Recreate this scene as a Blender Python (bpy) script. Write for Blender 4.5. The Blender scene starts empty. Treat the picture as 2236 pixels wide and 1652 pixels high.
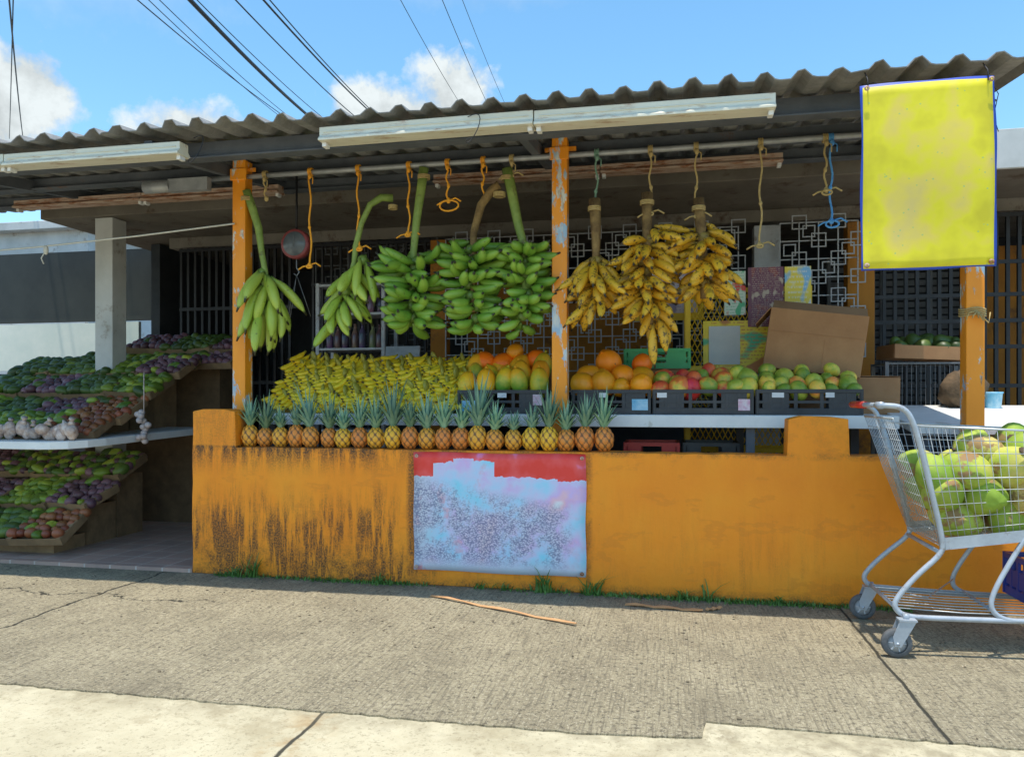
import bpy, math, random
from mathutils import Vector, Matrix, Euler
R = random.Random(11)
S = bpy.context.scene
COL = S.collection

# ------------------------------------------------------------------ materials
def nm(name):
    m = bpy.data.materials.new(name); m.use_nodes = True
    nt = m.node_tree; b = nt.nodes['Principled BSDF']
    return m, nt, b
def nd(nt, t, **kw):
    n = nt.nodes.new(t)
    for k, v in kw.items():
        setattr(n, k, v)
    return n
def L(nt, a, b): nt.links.new(a, b)
def ramp(nt, stops):
    n = nt.nodes.new('ShaderNodeValToRGB'); e = n.color_ramp.elements
    while len(e) < len(stops): e.new(0.5)
    for i, (p, c) in enumerate(stops):
        e[i].position = p; e[i].color = (c[0], c[1], c[2], 1) if not isinstance(c, (int, float)) else (c, c, c, 1)
    return n
def coords(nt, kind='Object', scale=(1, 1, 1)):
    tc = nd(nt, 'ShaderNodeTexCoord'); mp = nd(nt, 'ShaderNodeMapping')
    mp.inputs['Scale'].default_value = scale
    L(nt, tc.outputs[kind], mp.inputs['Vector']); return mp.outputs['Vector']
def noise(nt, vec, scale, detail=5, rough=.6):
    n = nd(nt, 'ShaderNodeTexNoise'); n.inputs['Scale'].default_value = scale
    n.inputs['Detail'].default_value = detail; n.inputs['Roughness'].default_value = rough
    L(nt, vec, n.inputs['Vector']); return n.outputs['Fac']
def mathn(nt, op, a, b=None, clamp=False):
    n = nd(nt, 'ShaderNodeMath', operation=op, use_clamp=clamp)
    for i, x in enumerate((a, b)):
        if x is None: continue
        if isinstance(x, (int, float)): n.inputs[i].default_value = x
        else: L(nt, x, n.inputs[i])
    return n.outputs[0]
def mixc(nt, fac, a, b, mode='MIX'):
    n = nd(nt, 'ShaderNodeMix', data_type='RGBA', blend_type=mode)
    for i, x in ((0, fac), (6, a), (7, b)):
        if isinstance(x, (int, float)): n.inputs[i].default_value = x
        elif isinstance(x, tuple): n.inputs[i].default_value = (x[0], x[1], x[2], 1)
        else: L(nt, x, n.inputs[i])
    return n.outputs[2]
def mrange(nt, v, a, b, c=0, d=1):
    n = nd(nt, 'ShaderNodeMapRange'); L(nt, v, n.inputs[0])
    for i, x in enumerate((a, b, c, d)): n.inputs[i + 1].default_value = x
    return n.outputs[0]
def bump(nt, b, h, strength=.3, dist=.01):
    n = nd(nt, 'ShaderNodeBump'); n.inputs['Strength'].default_value = strength
    n.inputs['Distance'].default_value = dist
    L(nt, h, n.inputs['Height']); L(nt, n.outputs[0], b.inputs['Normal'])
def objvar(nt, col, amt=.3, hue=.03):
    oi = nd(nt, 'ShaderNodeObjectInfo'); hs = nd(nt, 'ShaderNodeHueSaturation')
    L(nt, mrange(nt, oi.outputs['Random'], 0, 1, 1 - amt, 1 + amt), hs.inputs['Value'])
    r2 = mathn(nt, 'FRACT', mathn(nt, 'MULTIPLY', oi.outputs['Random'], 7.31))
    L(nt, mrange(nt, r2, 0, 1, .5 - hue, .5 + hue), hs.inputs['Hue'])
    L(nt, col, hs.inputs['Color']); return hs.outputs[0]
def mat(name, c1, c2, scale=6, rough=.7, bmp=.2, metal=0, var=0, hue=0.0, dirt=None, stretch=(1, 1, 1), bd=.004):
    m, nt, b = nm(name)
    v = coords(nt, 'Object', stretch)
    n = noise(nt, v, scale, 6, .65)
    c = ramp(nt, [(.3, c1), (.7, c2)]); L(nt, n, c.inputs[0]); col = c.outputs[0]
    if dirt:
        n2 = noise(nt, v, scale * .6 + 2, 8, .75); r = ramp(nt, [(dirt[1], 0.0), (dirt[1] + .12, 1.0)])
        L(nt, n2, r.inputs[0]); col = mixc(nt, r.outputs[0], col, dirt[0])
    if var or hue: col = objvar(nt, col, var, hue)
    L(nt, col, b.inputs['Base Color']); b.inputs['Roughness'].default_value = rough
    b.inputs['Metallic'].default_value = metal
    if bmp: bump(nt, b, noise(nt, v, scale * 5, 4), bmp, bd)
    return m

M = {}
M['cardboard'] = mat('cardboard', (.34, .17, .075), (.44, .24, .11), 5, .85, .15, var=.12)
M['tray_card'] = mat('tray_cardboard', (.14, .09, .045), (.27, .17, .085), 8, .85, .1, var=.3)
M['white_paint'] = mat('white_paint', (.68, .69, .68), (.82, .82, .8), 4, .5, .15, dirt=((.42, .38, .3), .6))
M['fixture'] = mat('fixture_enamel', (.66, .63, .5), (.78, .75, .62), 3, .4, .1, dirt=((.38, .19, .09), .55), stretch=(1, 6, 6))
M['rusty_enamel'] = mat('rusty_enamel', (.5, .34, .25), (.6, .45, .35), 4, .6, .2, dirt=((.3, .1, .03), .48), stretch=(1, 5, 5))
M['galv'] = mat('galvanised_pipe', (.3, .31, .32), (.46, .47, .48), 12, .45, .2, .3)
M['beam'] = mat('beam_grey', (.07, .08, .095), (.13, .14, .16), 5, .7, .3, dirt=((.14, .07, .035), .6))
M['black_iron'] = mat('black_iron', (.012, .012, .014), (.03, .03, .032), 8, .5, .2, .2)
M['grey_iron'] = mat('grey_iron', (.36, .38, .4), (.52, .54, .56), 9, .5, .2, dirt=((.16, .11, .08), .57))
M['shade_grey'] = mat('shade_grey', (.12, .13, .14), (.2, .21, .22), 9, .6, .1)
M['black_plastic'] = mat('black_plastic', (.02, .022, .027), (.045, .048, .055), 10, .4, .1)
M['red_plastic'] = mat('red_plastic', (.55, .03, .02), (.65, .05, .03), 6, .4, .05)
M['teal_plastic'] = mat('teal_plastic', (.02, .25, .3), (.03, .33, .38), 6, .4, .05)
M['green_plastic'] = mat('green_plastic', (.05, .36, .12), (.08, .46, .17), 6, .5, .05)
M['blue_plastic'] = mat('blue_plastic', (.02, .04, .25), (.03, .06, .35), 6, .4, .05)
M['yellow_paint'] = mat('yellow_paint', (.85, .54, .02), (.92, .64, .05), 6, .5, .1, dirt=((.4, .22, .06), .66))
M['orange_rope'] = mat('orange_rope', (.9, .33, .02), (.95, .48, .04), 60, .8, .5)
M['tan_rope'] = mat('tan_rope', (.42, .3, .11), (.58, .44, .2), 60, .9, .5)
M['green_rope'] = mat('green_rope', (.12, .25, .18), (.25, .4, .3), 60, .9, .5)
M['white_rope'] = mat('white_rope', (.6, .58, .5), (.7, .68, .6), 60, .9, .5)
M['blue_rope'] = mat('blue_rope', (.05, .25, .65), (.15, .42, .75), 60, .9, .5)
M['cable'] = mat('cable_rubber', (.012, .012, .014), (.025, .025, .03), 5, .6, 0)
M['stalk_green'] = mat('stalk_green', (.15, .23, .04), (.3, .4, .09), 9, .6, .3, dirt=((.1, .07, .03), .56))
M['stalk_brown'] = mat('stalk_brown', (.09, .05, .02), (.34, .22, .08), 14, .85, .6)
M['leaf'] = mat('pineapple_leaf', (.12, .26, .15), (.28, .45, .32), 14, .5, .1, var=.3, hue=.02)
M['grass'] = mat('grass_blade', (.06, .15, .02), (.14, .27, .05), 10, .6, 0)
M['cart_grey'] = mat('cart_grey_coating', (.34, .38, .43), (.46, .51, .56), 12, .4, .15, .2, dirt=((.2, .13, .09), .58))
M['rim_grey'] = mat('rim_grey_plastic', (.36, .38, .4), (.5, .52, .54), 12, .5, .1)
M['wire'] = mat('cart_wire', (.4, .43, .44), (.58, .6, .6), 12, .4, 0, .4, dirt=((.25, .17, .12), .62))
M['rubber'] = mat('tyre_rubber', (.07, .075, .08), (.15, .155, .16), 20, .8, .2)
M['soffit'] = mat('soffit_concrete', (.12, .1, .08), (.2, .175, .14), 2.5, .85, .3, dirt=((.08, .05, .03), .54))
M['lintel'] = mat('lintel_concrete', (.17, .15, .12), (.27, .24, .2), 2.5, .85, .3, dirt=((.1, .06, .04), .54))
M['concrete_white'] = mat('painted_concrete_white', (.48, .49, .47), (.66, .66, .64), 2.5, .85, .3, dirt=((.25, .2, .15), .57))
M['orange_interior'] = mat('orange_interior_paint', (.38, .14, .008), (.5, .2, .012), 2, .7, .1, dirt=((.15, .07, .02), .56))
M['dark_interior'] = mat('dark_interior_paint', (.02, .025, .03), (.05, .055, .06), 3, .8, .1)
M['shop_floor'] = mat('shop_floor_concrete', (.12, .1, .08), (.2, .17, .14), 4, .7, .2)
M['dark_panel'] = mat('dark_sheet_panel', (.022, .026, .024), (.04, .046, .04), 3, .6, .1)
M['light_panel'] = mat('light_sheet_panel', (.6, .66, .6), (.8, .8, .72), 2.2, .35, .1, .2)
M['bag'] = mat('bag_plastic', (.3, .17, .11), (.66, .56, .5), 26, .35, .6, var=.2)
M['garlic'] = mat('garlic_skin', (.42, .33, .3), (.6, .52, .5), 18, .6, .2)
M['wood_strip'] = mat('wood_strip', (.5, .25, .1), (.66, .38, .18), 14, .8, .3, stretch=(1, 8, 1))
M['sticker_white'] = mat('sticker_white', (.6, .62, .64), (.75, .75, .75), 9, .5, 0)
M['sticker_blue'] = mat('sticker_blue', (.03, .35, .6), (.5, .7, .8), 14, .5, 0)
M['sticker_pink'] = mat('sticker_pink', (.75, .75, .75), (.6, .25, .4), 28, .5, 0)
M['dial_red'] = mat('dial_red', (.28, .05, .05), (.36, .08, .08), 9, .4, 0)
M['dial_face'] = mat('dial_face', (.1, .12, .13), (.2, .22, .24), 9, .25, 0)
M['bottle'] = mat('bottle_glass', (.03, .06, .12), (.3, .1, .05), 3, .15, 0, var=.5, hue=.3)
M['jute'] = mat('husk', (.05, .035, .02), (.17, .11, .06), 16, .9, .8)

def post_mat():
    m, nt, b = nm('post_orange_peeling')
    tc = nd(nt, 'ShaderNodeTexCoord'); oi = nd(nt, 'ShaderNodeObjectInfo'); ad = nd(nt, 'ShaderNodeVectorMath', operation='ADD')
    L(nt, tc.outputs['Object'], ad.inputs[0]); L(nt, oi.outputs['Location'], ad.inputs[1])
    mp = nd(nt, 'ShaderNodeMapping'); mp.inputs['Scale'].default_value = (1, 1, .4); L(nt, ad.outputs[0], mp.inputs['Vector']); v = mp.outputs[0]
    base = ramp(nt, [(.3, (.84, .27, .008)), (.7, (.94, .34, .015))]); L(nt, noise(nt, v, 5), base.inputs[0])
    peel = ramp(nt, [(.54, 0.0), (.57, 1.0)]); L(nt, noise(nt, v, 9, 8, .7), peel.inputs[0])
    under = ramp(nt, [(.42, (.35, .5, .64)), (.55, (.7, .68, .6)), (.7, (.28, .17, .1))]); L(nt, noise(nt, v, 16, 3), under.inputs[0])
    L(nt, mixc(nt, peel.outputs[0], base.outputs[0], under.outputs[0]), b.inputs['Base Color'])
    b.inputs['Roughness'].default_value = .5
    bump(nt, b, peel.outputs[0], .4, .003); return m
M['post'] = post_mat()

def wall_mat():
    m, nt, b = nm('low_wall_orange_weathered')
    v = coords(nt); sep = nd(nt, 'ShaderNodeSeparateXYZ'); L(nt, v, sep.inputs[0])
    x, z = sep.outputs[0], sep.outputs[2]
    base = ramp(nt, [(.25, (.9, .255, .004)), (.5, (.97, .305, .007)), (.8, (.98, .36, .015))])
    L(nt, noise(nt, v, 2.3, 7, .6), base.inputs[0])
    vs = coords(nt, 'Object', (20, 20, 2.2))
    st = ramp(nt, [(.44, 0.0), (.62, 1.0)]); L(nt, noise(nt, vs, 1.0, 9, .74), st.inputs[0])
    big = ramp(nt, [(.38, 0.0), (.58, 1.0)]); L(nt, noise(nt, coords(nt, 'Object', (1.6, 1, .8)), 2.6, 4), big.inputs[0])
    low = mrange(nt, z, .66, .1, 0, 1); left = mrange(nt, x, -1.3, -1.7, .1, 1)
    f = mathn(nt, 'MULTIPLY', mathn(nt, 'MULTIPLY', st.outputs[0], low), mathn(nt, 'MULTIPLY', left, mathn(nt, 'MULTIPLY', big.outputs[0], 3.2)), True)
    g1 = mathn(nt, 'MULTIPLY', mathn(nt, 'MULTIPLY', mrange(nt, z, .38, .0, 0, 1.3), left), mrange(nt, noise(nt, v, 5, 9, .78), .43, .62, 0, 1))
    top = mathn(nt, 'MULTIPLY', mrange(nt, z, .62, .83, 0, 1), mrange(nt, x, -1.2, -1.9, .25, 1.2))
    st2 = ramp(nt, [(.4, 0.0), (.55, 1.0)]); L(nt, noise(nt, coords(nt, 'Object', (18, 18, 2.6)), 1.3, 8, .7), st2.inputs[0])
    f2 = mathn(nt, 'MULTIPLY', mathn(nt, 'POWER', top, 1.7), st2.outputs[0])
    cop = mathn(nt, 'MULTIPLY', mrange(nt, z, .795, .834, 0, .9), mrange(nt, noise(nt, coords(nt, 'Object', (5, 5, 5)), 1, 6, .7), .43, .57, 0, 1))
    bl = mathn(nt, 'MULTIPLY', mrange(nt, mathn(nt, 'ABSOLUTE', mathn(nt, 'SUBTRACT', x, -1.555)), .01, .04, 1, 0), mrange(nt, noise(nt, v, 8, 5), .35, .5, .3, .9))
    bl2 = mathn(nt, 'MULTIPLY', mrange(nt, mathn(nt, 'ABSOLUTE', mathn(nt, 'SUBTRACT', x, -.455)), .006, .03, .7, 0), mrange(nt, noise(nt, v, 8, 5), .4, .55, 0, .8))
    base_g = mathn(nt, 'MULTIPLY', mrange(nt, z, .07, 0, 0, 1), mrange(nt, noise(nt, v, 12, 6, .7), .35, .6, .2, 1))
    ft = mathn(nt, 'MAXIMUM', mathn(nt, 'MAXIMUM', mathn(nt, 'MAXIMUM', f, g1), mathn(nt, 'MAXIMUM', f2, cop)), mathn(nt, 'MAXIMUM', base_g, mathn(nt, 'MAXIMUM', bl, bl2)))
    ft = mathn(nt, 'MULTIPLY', ft, mrange(nt, z, .836, .85, 1, .25))
    fine = mrange(nt, noise(nt, v, 90, 5, .8), .38, .58, .25, 1.1)
    ft = mathn(nt, 'MULTIPLY', ft, fine, True)
    sc = ramp(nt, [(.56, 0.0), (.58, .3), (.62, .3), (.64, 0.0)]); L(nt, noise(nt, coords(nt, 'Object', (1, 1, 2.6)), 2.4, 5, .6), sc.inputs[0])
    c = mixc(nt, sc.outputs[0], base.outputs[0], (.7, .21, .012))
    pt = ramp(nt, [(.65, 0.0), (.67, .5)]); L(nt, noise(nt, coords(nt, 'Object', (1, 1, 2.2)), 6, 9, .76), pt.inputs[0])
    c = mixc(nt, pt.outputs[0], c, (.6, .18, .012))
    c = mixc(nt, mathn(nt, 'MULTIPLY', ft, .95), c, (.03, .023, .013))
    ch = ramp(nt, [(.7, 0.0), (.715, 1.0)]); L(nt, noise(nt, v, 21, 6, .7), ch.inputs[0])
    c = mixc(nt, ch.outputs[0], c, (.16, .08, .035))
    L(nt, c, b.inputs['Base Color']); b.inputs['Roughness'].default_value = .62
    bump(nt, b, noise(nt, v, 9, 9, .65), .4, .014); return m
M['wall'] = wall_mat()

def roof_mat():
    m, nt, b = nm('corrugated_roof_weathered')
    v = coords(nt)
    a = ramp(nt, [(.3, (.14, .14, .138)), (.55, (.27, .268, .258)), (.8, (.42, .41, .385))]); L(nt, noise(nt, v, 5, 9, .78), a.inputs[0])
    r = ramp(nt, [(.6, 0.0), (.7, 1.0)]); L(nt, noise(nt, v, 2.1, 9, .75), r.inputs[0])
    L(nt, mixc(nt, mathn(nt, 'MULTIPLY', r.outputs[0], .55), a.outputs[0], (.26, .12, .06)), b.inputs['Base Color'])
    b.inputs['Roughness'].default_value = .8; bump(nt, b, noise(nt, v, 40, 5), .4, .003); return m
M['roof'] = roof_mat()

def banana_mat(name, ca, cb, stem, tip, spots=.0, rough=.42, brown=0):
    m, nt, b = nm(name)
    at = nd(nt, 'ShaderNodeAttribute', attribute_name='Col'); sp = nd(nt, 'ShaderNodeSeparateColor')
    L(nt, at.outputs['Color'], sp.inputs[0]); s, g = sp.outputs[0], sp.outputs[1]
    v = coords(nt)
    k = mathn(nt, 'ADD', mathn(nt, 'MULTIPLY', g, .65), mathn(nt, 'MULTIPLY', noise(nt, v, 14, 3), .4))
    c0 = mixc(nt, k, ca, cb)
    fr = ramp(nt, [(0, 1.0), (.16, 0.0)]); L(nt, s, fr.inputs[0])
    c1 = mixc(nt, fr.outputs[0], c0, stem)
    fr2 = ramp(nt, [(.87, 0.0), (.93, 1.0)]); L(nt, s, fr2.inputs[0])
    c1 = mixc(nt, fr2.outputs[0], c1, tip)
    if brown:
        bb = mathn(nt, 'MULTIPLY', mrange(nt, noise(nt, v, 11, 6, .7), .5, .62, 0, 1), mrange(nt, g, .3, .9, .15, brown))
        c1 = mixc(nt, bb, c1, (.22, .1, .03))
    sr = ramp(nt, [(.68 - spots, 0.0), (.72 - spots, .85)]); L(nt, noise(nt, v, 38, 5, .65), sr.inputs[0])
    c2 = mixc(nt, sr.outputs[0], c1, (.07, .045, .02))
    L(nt, c2, b.inputs['Base Color']); b.inputs['Roughness'].default_value = rough
    return m
M['plantain_green'] = banana_mat('plantain_green', (.11, .27, .025), (.3, .47, .06), (.14, .22, .04), (.02, .02, .01), .035)
M['plantain_lime'] = banana_mat('plantain_lime', (.28, .43, .04), (.48, .58, .09), (.18, .28, .05), (.03, .03, .012), .045)
M['plantain_yellow'] = banana_mat('plantain_yellow', (.66, .35, .015), (.86, .53, .035), (.3, .22, .05), (.03, .02, .01), .125, .5, .75)
M['banana_yellow'] = banana_mat('banana_yellow', (.9, .58, .012), (.98, .74, .04), (.4, .35, .05), (.05, .035, .012), .035)

def fruit_mat(name, stops, nscale=4, wn=.8, wz=.5, rough=.45, var=.15, spot=None, ro=.35):
    m, nt, b = nm(name)
    v = coords(nt); g = coords(nt, 'Generated'); sep = nd(nt, 'ShaderNodeSeparateXYZ'); L(nt, g, sep.inputs[0])
    oi = nd(nt, 'ShaderNodeObjectInfo')
    comb = nd(nt, 'ShaderNodeCombineXYZ')
    for i in range(3): L(nt, mathn(nt, 'MULTIPLY', oi.outputs['Random'], 37.0 + i * 11), comb.inputs[i])
    add = nd(nt, 'ShaderNodeVectorMath', operation='ADD'); L(nt, v, add.inputs[0]); L(nt, comb.outputs[0], add.inputs[1])
    n = noise(nt, add.outputs[0], nscale, 4, .6)
    k = mathn(nt, 'ADD', mathn(nt, 'MULTIPLY', mathn(nt, 'SUBTRACT', n, .5), wn * 2), mathn(nt, 'MULTIPLY', sep.outputs[2], wz))
    k = mathn(nt, 'ADD', k, mrange(nt, oi.outputs['Random'], 0, 1, .25 - ro, .25 + ro))
    r = ramp(nt, stops); L(nt, k, r.inputs[0]); col = r.outputs[0]
    if spot:
        sr = ramp(nt, [(spot[1], 0.0), (spot[1] + .05, .9)]); L(nt, noise(nt, add.outputs[0], 30 if len(spot) < 3 else spot[2], 6, .65), sr.inputs[0])
        col = mixc(nt, sr.outputs[0], col, spot[0])
    col = objvar(nt, col, var, .012)
    L(nt, col, b.inputs['Base Color']); b.inputs['Roughness'].default_value = rough
    bump(nt, b, noise(nt, v, 30, 3), .15, .003)
    return m
M['papaya'] = fruit_mat('papaya_skin', [(0, (.16, .34, .03)), (.35, (.6, .52, .04)), (.55, (.97, .5, .02)), (1, (.98, .36, .012))], 8, .7, .6, .45, spot=((.3, .2, .05), .7))
M['papaya_ripe'] = fruit_mat('papaya_ripe_skin', [(0, (.92, .38, .012)), (.4, (.98, .26, .006)), (1, (.97, .2, .005))], 6, .5, .2, .45, spot=((.42, .15, .03), .65))
M['mango_red'] = fruit_mat('mango_red_skin', [(0, (.3, .42, .05)), (.2, (.72, .46, .06)), (.38, (.8, .16, .04)), (1, (.6, .035, .04))], 12, .8, .4, .45, spot=((.3, .12, .04), .66, 18))
M['mango_green'] = fruit_mat('mango_green_skin', [(0, (.18, .32, .03)), (.4, (.46, .5, .06)), (.65, (.85, .56, .07)), (1, (.85, .3, .06))], 12, .8, .3, .45, spot=((.16, .12, .04), .64, 22))
M['coconut'] = fruit_mat('coconut_green_skin', [(0, (.22, .36, .03)), (.4, (.4, .48, .06)), (.7, (.6, .52, .13)), (1, (.5, .3, .12))], 6, .8, .2, .7, spot=((.3, .16, .07), .54, 8))
M['onion'] = fruit_mat('purple_onion_skin', [(0, (.09, .04, .05)), (1, (.22, .11, .14))], 6, .5, .3)
M['pepper'] = fruit_mat('green_pepper_skin', [(0, (.07, .14, .015)), (.6, (.2, .28, .03)), (1, (.42, .42, .05))], 6, .5, .3)
M['tomato'] = fruit_mat('tomato_skin', [(0, (.2, .055, .02)), (1, (.34, .13, .05))], 6, .5, .3)
M['avocado'] = fruit_mat('avocado_skin', [(0, (.035, .07, .012)), (1, (.1, .16, .025))], 6, .5, .3)

def pine_mat():
    m, nt, b = nm('pineapple_rind')
    at = nd(nt, 'ShaderNodeAttribute', attribute_name='Col'); sp = nd(nt, 'ShaderNodeSeparateColor')
    L(nt, at.outputs['Color'], sp.inputs[0])
    oi = nd(nt, 'ShaderNodeObjectInfo')
    hi = mixc(nt, mathn(nt, 'POWER', oi.outputs['Random'], 2.5), (.78, .24, .04), (.92, .5, .03))
    c = ramp(nt, [(.08, 0.0), (.38, 1.0)]); L(nt, sp.outputs[0], c.inputs[0])
    n = noise(nt, coords(nt), 40, 3)
    col = mixc(nt, c.outputs[0], (.17, .075, .025), hi)
    col = mixc(nt, mrange(nt, n, .5, .75, 0, .5), col, (.3, .2, .06))
    L(nt, col, b.inputs['Base Color']); b.inputs['Roughness'].default_value = .55; return m
M['pine'] = pine_mat()

def broom_mat():
    m, nt, b = nm('sidewalk_broomed_concrete')
    v = coords(nt)
    base = ramp(nt, [(.32, (.28, .235, .15)), (.5, (.41, .35, .225)), (.7, (.53, .455, .3))]); L(nt, noise(nt, v, 1.6, 10, .75), base.inputs[0])
    sp = ramp(nt, [(.42, .9), (.49, 0.0)]); L(nt, noise(nt, v, 42, 6, .88), sp.inputs[0])
    c = mixc(nt, sp.outputs[0], base.outputs[0], (.09, .075, .05))
    sp2 = ramp(nt, [(.54, 0.0), (.61, .8)]); L(nt, noise(nt, v, 75, 4, .8), sp2.inputs[0])
    c = mixc(nt, sp2.outputs[0], c, (.68, .6, .43))
    vs = coords(nt, 'Object', (110, 4, 1)); st = noise(nt, vs, 1.0, 5, .7)
    sr = ramp(nt, [(.38, .65), (.5, 0.0)]); L(nt, st, sr.inputs[0])
    c = mixc(nt, sr.outputs[0], c, (.16, .135, .09))
    big = ramp(nt, [(.5, 0.0), (.66, .5)]); L(nt, noise(nt, v, 1.3, 10, .78), big.inputs[0])
    c = mixc(nt, big.outputs[0], c, (.19, .16, .105))
    blot = ramp(nt, [(.65, 0.0), (.68, .75)]); L(nt, noise(nt, v, 17, 4, .65), blot.inputs[0])
    c = mixc(nt, blot.outputs[0], c, (.12, .1, .07))
    sep = nd(nt, 'ShaderNodeSeparateXYZ'); L(nt, v, sep.inputs[0])
    def line(axis, pos, w, wob, ns):
        o = mathn(nt, 'ADD', sep.outputs[axis], mathn(nt, 'MULTIPLY', mathn(nt, 'SUBTRACT', noise(nt, v, ns, 6, .7), .5), wob))
        d = mathn(nt, 'ABSOLUTE', mathn(nt, 'SUBTRACT', o, pos))
        return mrange(nt, d, w, w * 2.2, 1, 0)
    ln = mathn(nt, 'MAXIMUM', line(0, .93, .004, .03, 4), line(0, -3.27, .005, .16, 3))
    ln = mathn(nt, 'MAXIMUM', ln, mathn(nt, 'MULTIPLY', line(1, -.62, .003, .5, 1.6), mrange(nt, sep.outputs[0], -2.6, -2.4, 1, 0)))
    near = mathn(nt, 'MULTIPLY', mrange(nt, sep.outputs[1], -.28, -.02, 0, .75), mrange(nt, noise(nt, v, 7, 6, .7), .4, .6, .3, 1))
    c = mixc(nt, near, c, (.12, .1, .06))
    c = mixc(nt, ln, c, (.05, .045, .03))
    L(nt, c, b.inputs['Base Color']); b.inputs['Roughness'].default_value = .92
    h = mathn(nt, 'SUBTRACT', mathn(nt, 'ADD', mathn(nt, 'MULTIPLY', st, .8), mathn(nt, 'MULTIPLY', noise(nt, v, 60, 5, .8), 1.1)), ln)
    bump(nt, b, h, 1.0, .011); return m
def smooth_conc():
    m, nt, b = nm('apron_smooth_concrete')
    v = coords(nt)
    base = ramp(nt, [(.3, (.42, .365, .235)), (.55, (.55, .49, .335)), (.8, (.64, .58, .42))]); L(nt, noise(nt, v, 2.2, 9, .7), base.inputs[0])
    sp = ramp(nt, [(.38, .75), (.46, 0.0)]); L(nt, noise(nt, v, 50, 6, .85), sp.inputs[0])
    c = mixc(nt, sp.outputs[0], base.outputs[0], (.26, .22, .14))
    bl = ramp(nt, [(.54, 0.0), (.62, .5)]); L(nt, noise(nt, v, 3.3, 8, .78), bl.inputs[0]); c = mixc(nt, bl.outputs[0], c, (.34, .28, .17))
    sep = nd(nt, 'ShaderNodeSeparateXYZ'); L(nt, v, sep.inputs[0])
    o = mathn(nt, 'ADD', sep.outputs[0], mathn(nt, 'MULTIPLY', mathn(nt, 'SUBTRACT', noise(nt, v, 6, 4), .5), .03))
    d = mathn(nt, 'ABSOLUTE', mathn(nt, 'SUBTRACT', o, -1.24)); ln = mrange(nt, d, .005, .01, 1, 0)
    stn = mathn(nt, 'MULTIPLY', mrange(nt, d, .02, .14, 1, 0), mrange(nt, noise(nt, v, 9, 6, .7), .45, .6, 0, .7))
    c = mixc(nt, stn, c, (.36, .24, .11)); c = mixc(nt, ln, c, (.05, .045, .03))
    ed = mathn(nt, 'MULTIPLY', mrange(nt, sep.outputs[1], -2.05, -1.85, 0, .6), mrange(nt, noise(nt, v, 8, 6, .7), .42, .6, 0, 1)); c = mixc(nt, ed, c, (.22, .18, .11))
    L(nt, c, b.inputs['Base Color']); b.inputs['Roughness'].default_value = .9
    bump(nt, b, noise(nt, v, 60, 6, .7), .6, .006); return m
def tile_mat():
    m, nt, b = nm('entry_tile'); v = coords(nt, 'Object', (1, 1, 1))
    br = nd(nt, 'ShaderNodeTexBrick'); L(nt, v, br.inputs['Vector']); br.offset = 0
    br.inputs['Scale'].default_value = 1; br.inputs['Brick Width'].default_value = .2; br.inputs['Row Height'].default_value = .2
    br.inputs['Mortar Size'].default_value = .006
    br.inputs['Color1'].default_value = (.55, .35, .27, 1); br.inputs['Color2'].default_value = (.4, .26, .21, 1); br.inputs['Mortar'].default_value = (.6, .52, .44, 1)
    c = mixc(nt, mrange(nt, noise(nt, v, 8, 6), .4, .7, 0, .4), br.outputs[0], (.25, .2, .17))
    L(nt, c, b.inputs['Base Color']); b.inputs['Roughness'].default_value = .4; return m

def sign_mat():
    m, nt, b = nm('yellow_banner_print'); v = coords(nt, 'Generated'); sep = nd(nt, 'ShaderNodeSeparateXYZ'); L(nt, v, sep.inputs[0])
    x, z = sep.outputs[0], sep.outputs[2]
    dx = mathn(nt, 'MULTIPLY', mathn(nt, 'SUBTRACT', .5, mathn(nt, 'ABSOLUTE', mathn(nt, 'SUBTRACT', x, .5))), .555)
    dz = mathn(nt, 'MULTIPLY', mathn(nt, 'SUBTRACT', .5, mathn(nt, 'ABSOLUTE', mathn(nt, 'SUBTRACT', z, .5))), .855)
    e = mathn(nt, 'LESS_THAN', mathn(nt, 'MINIMUM', dx, dz), .012)
    o = coords(nt)
    inner = mathn(nt, 'MULTIPLY', mrange(nt, dx, .05, .12, 0, 1), mrange(nt, dz, .05, .15, 0, 1))
    r = ramp(nt, [(.3, (.62, .53, .01)), (.5, (.76, .67, .012)), (.62, (.76, .6, .08)), (.78, (.68, .53, .15))])
    L(nt, mathn(nt, 'ADD', mathn(nt, 'MULTIPLY', mathn(nt, 'SUBTRACT', noise(nt, o, 6, 3, .5), .5), 1.0), mrange(nt, inner, 0, 1, .42, .56)), r.inputs[0])
    vo = nd(nt, 'ShaderNodeTexVoronoi'); L(nt, o, vo.inputs['Vector']); vo.inputs['Scale'].default_value = 34
    dots = mathn(nt, 'MULTIPLY', mathn(nt, 'LESS_THAN', vo.outputs['Distance'], .14), mathn(nt, 'GREATER_THAN', noise(nt, o, 7, 2), .54))
    c = mixc(nt, mathn(nt, 'MULTIPLY', dots, .6), r.outputs[0], (.25, .5, .2))
    c = mixc(nt, e, c, (.02, .07, .45))
    L(nt, c, b.inputs['Base Color']); b.inputs['Roughness'].default_value = .45; return m
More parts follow.
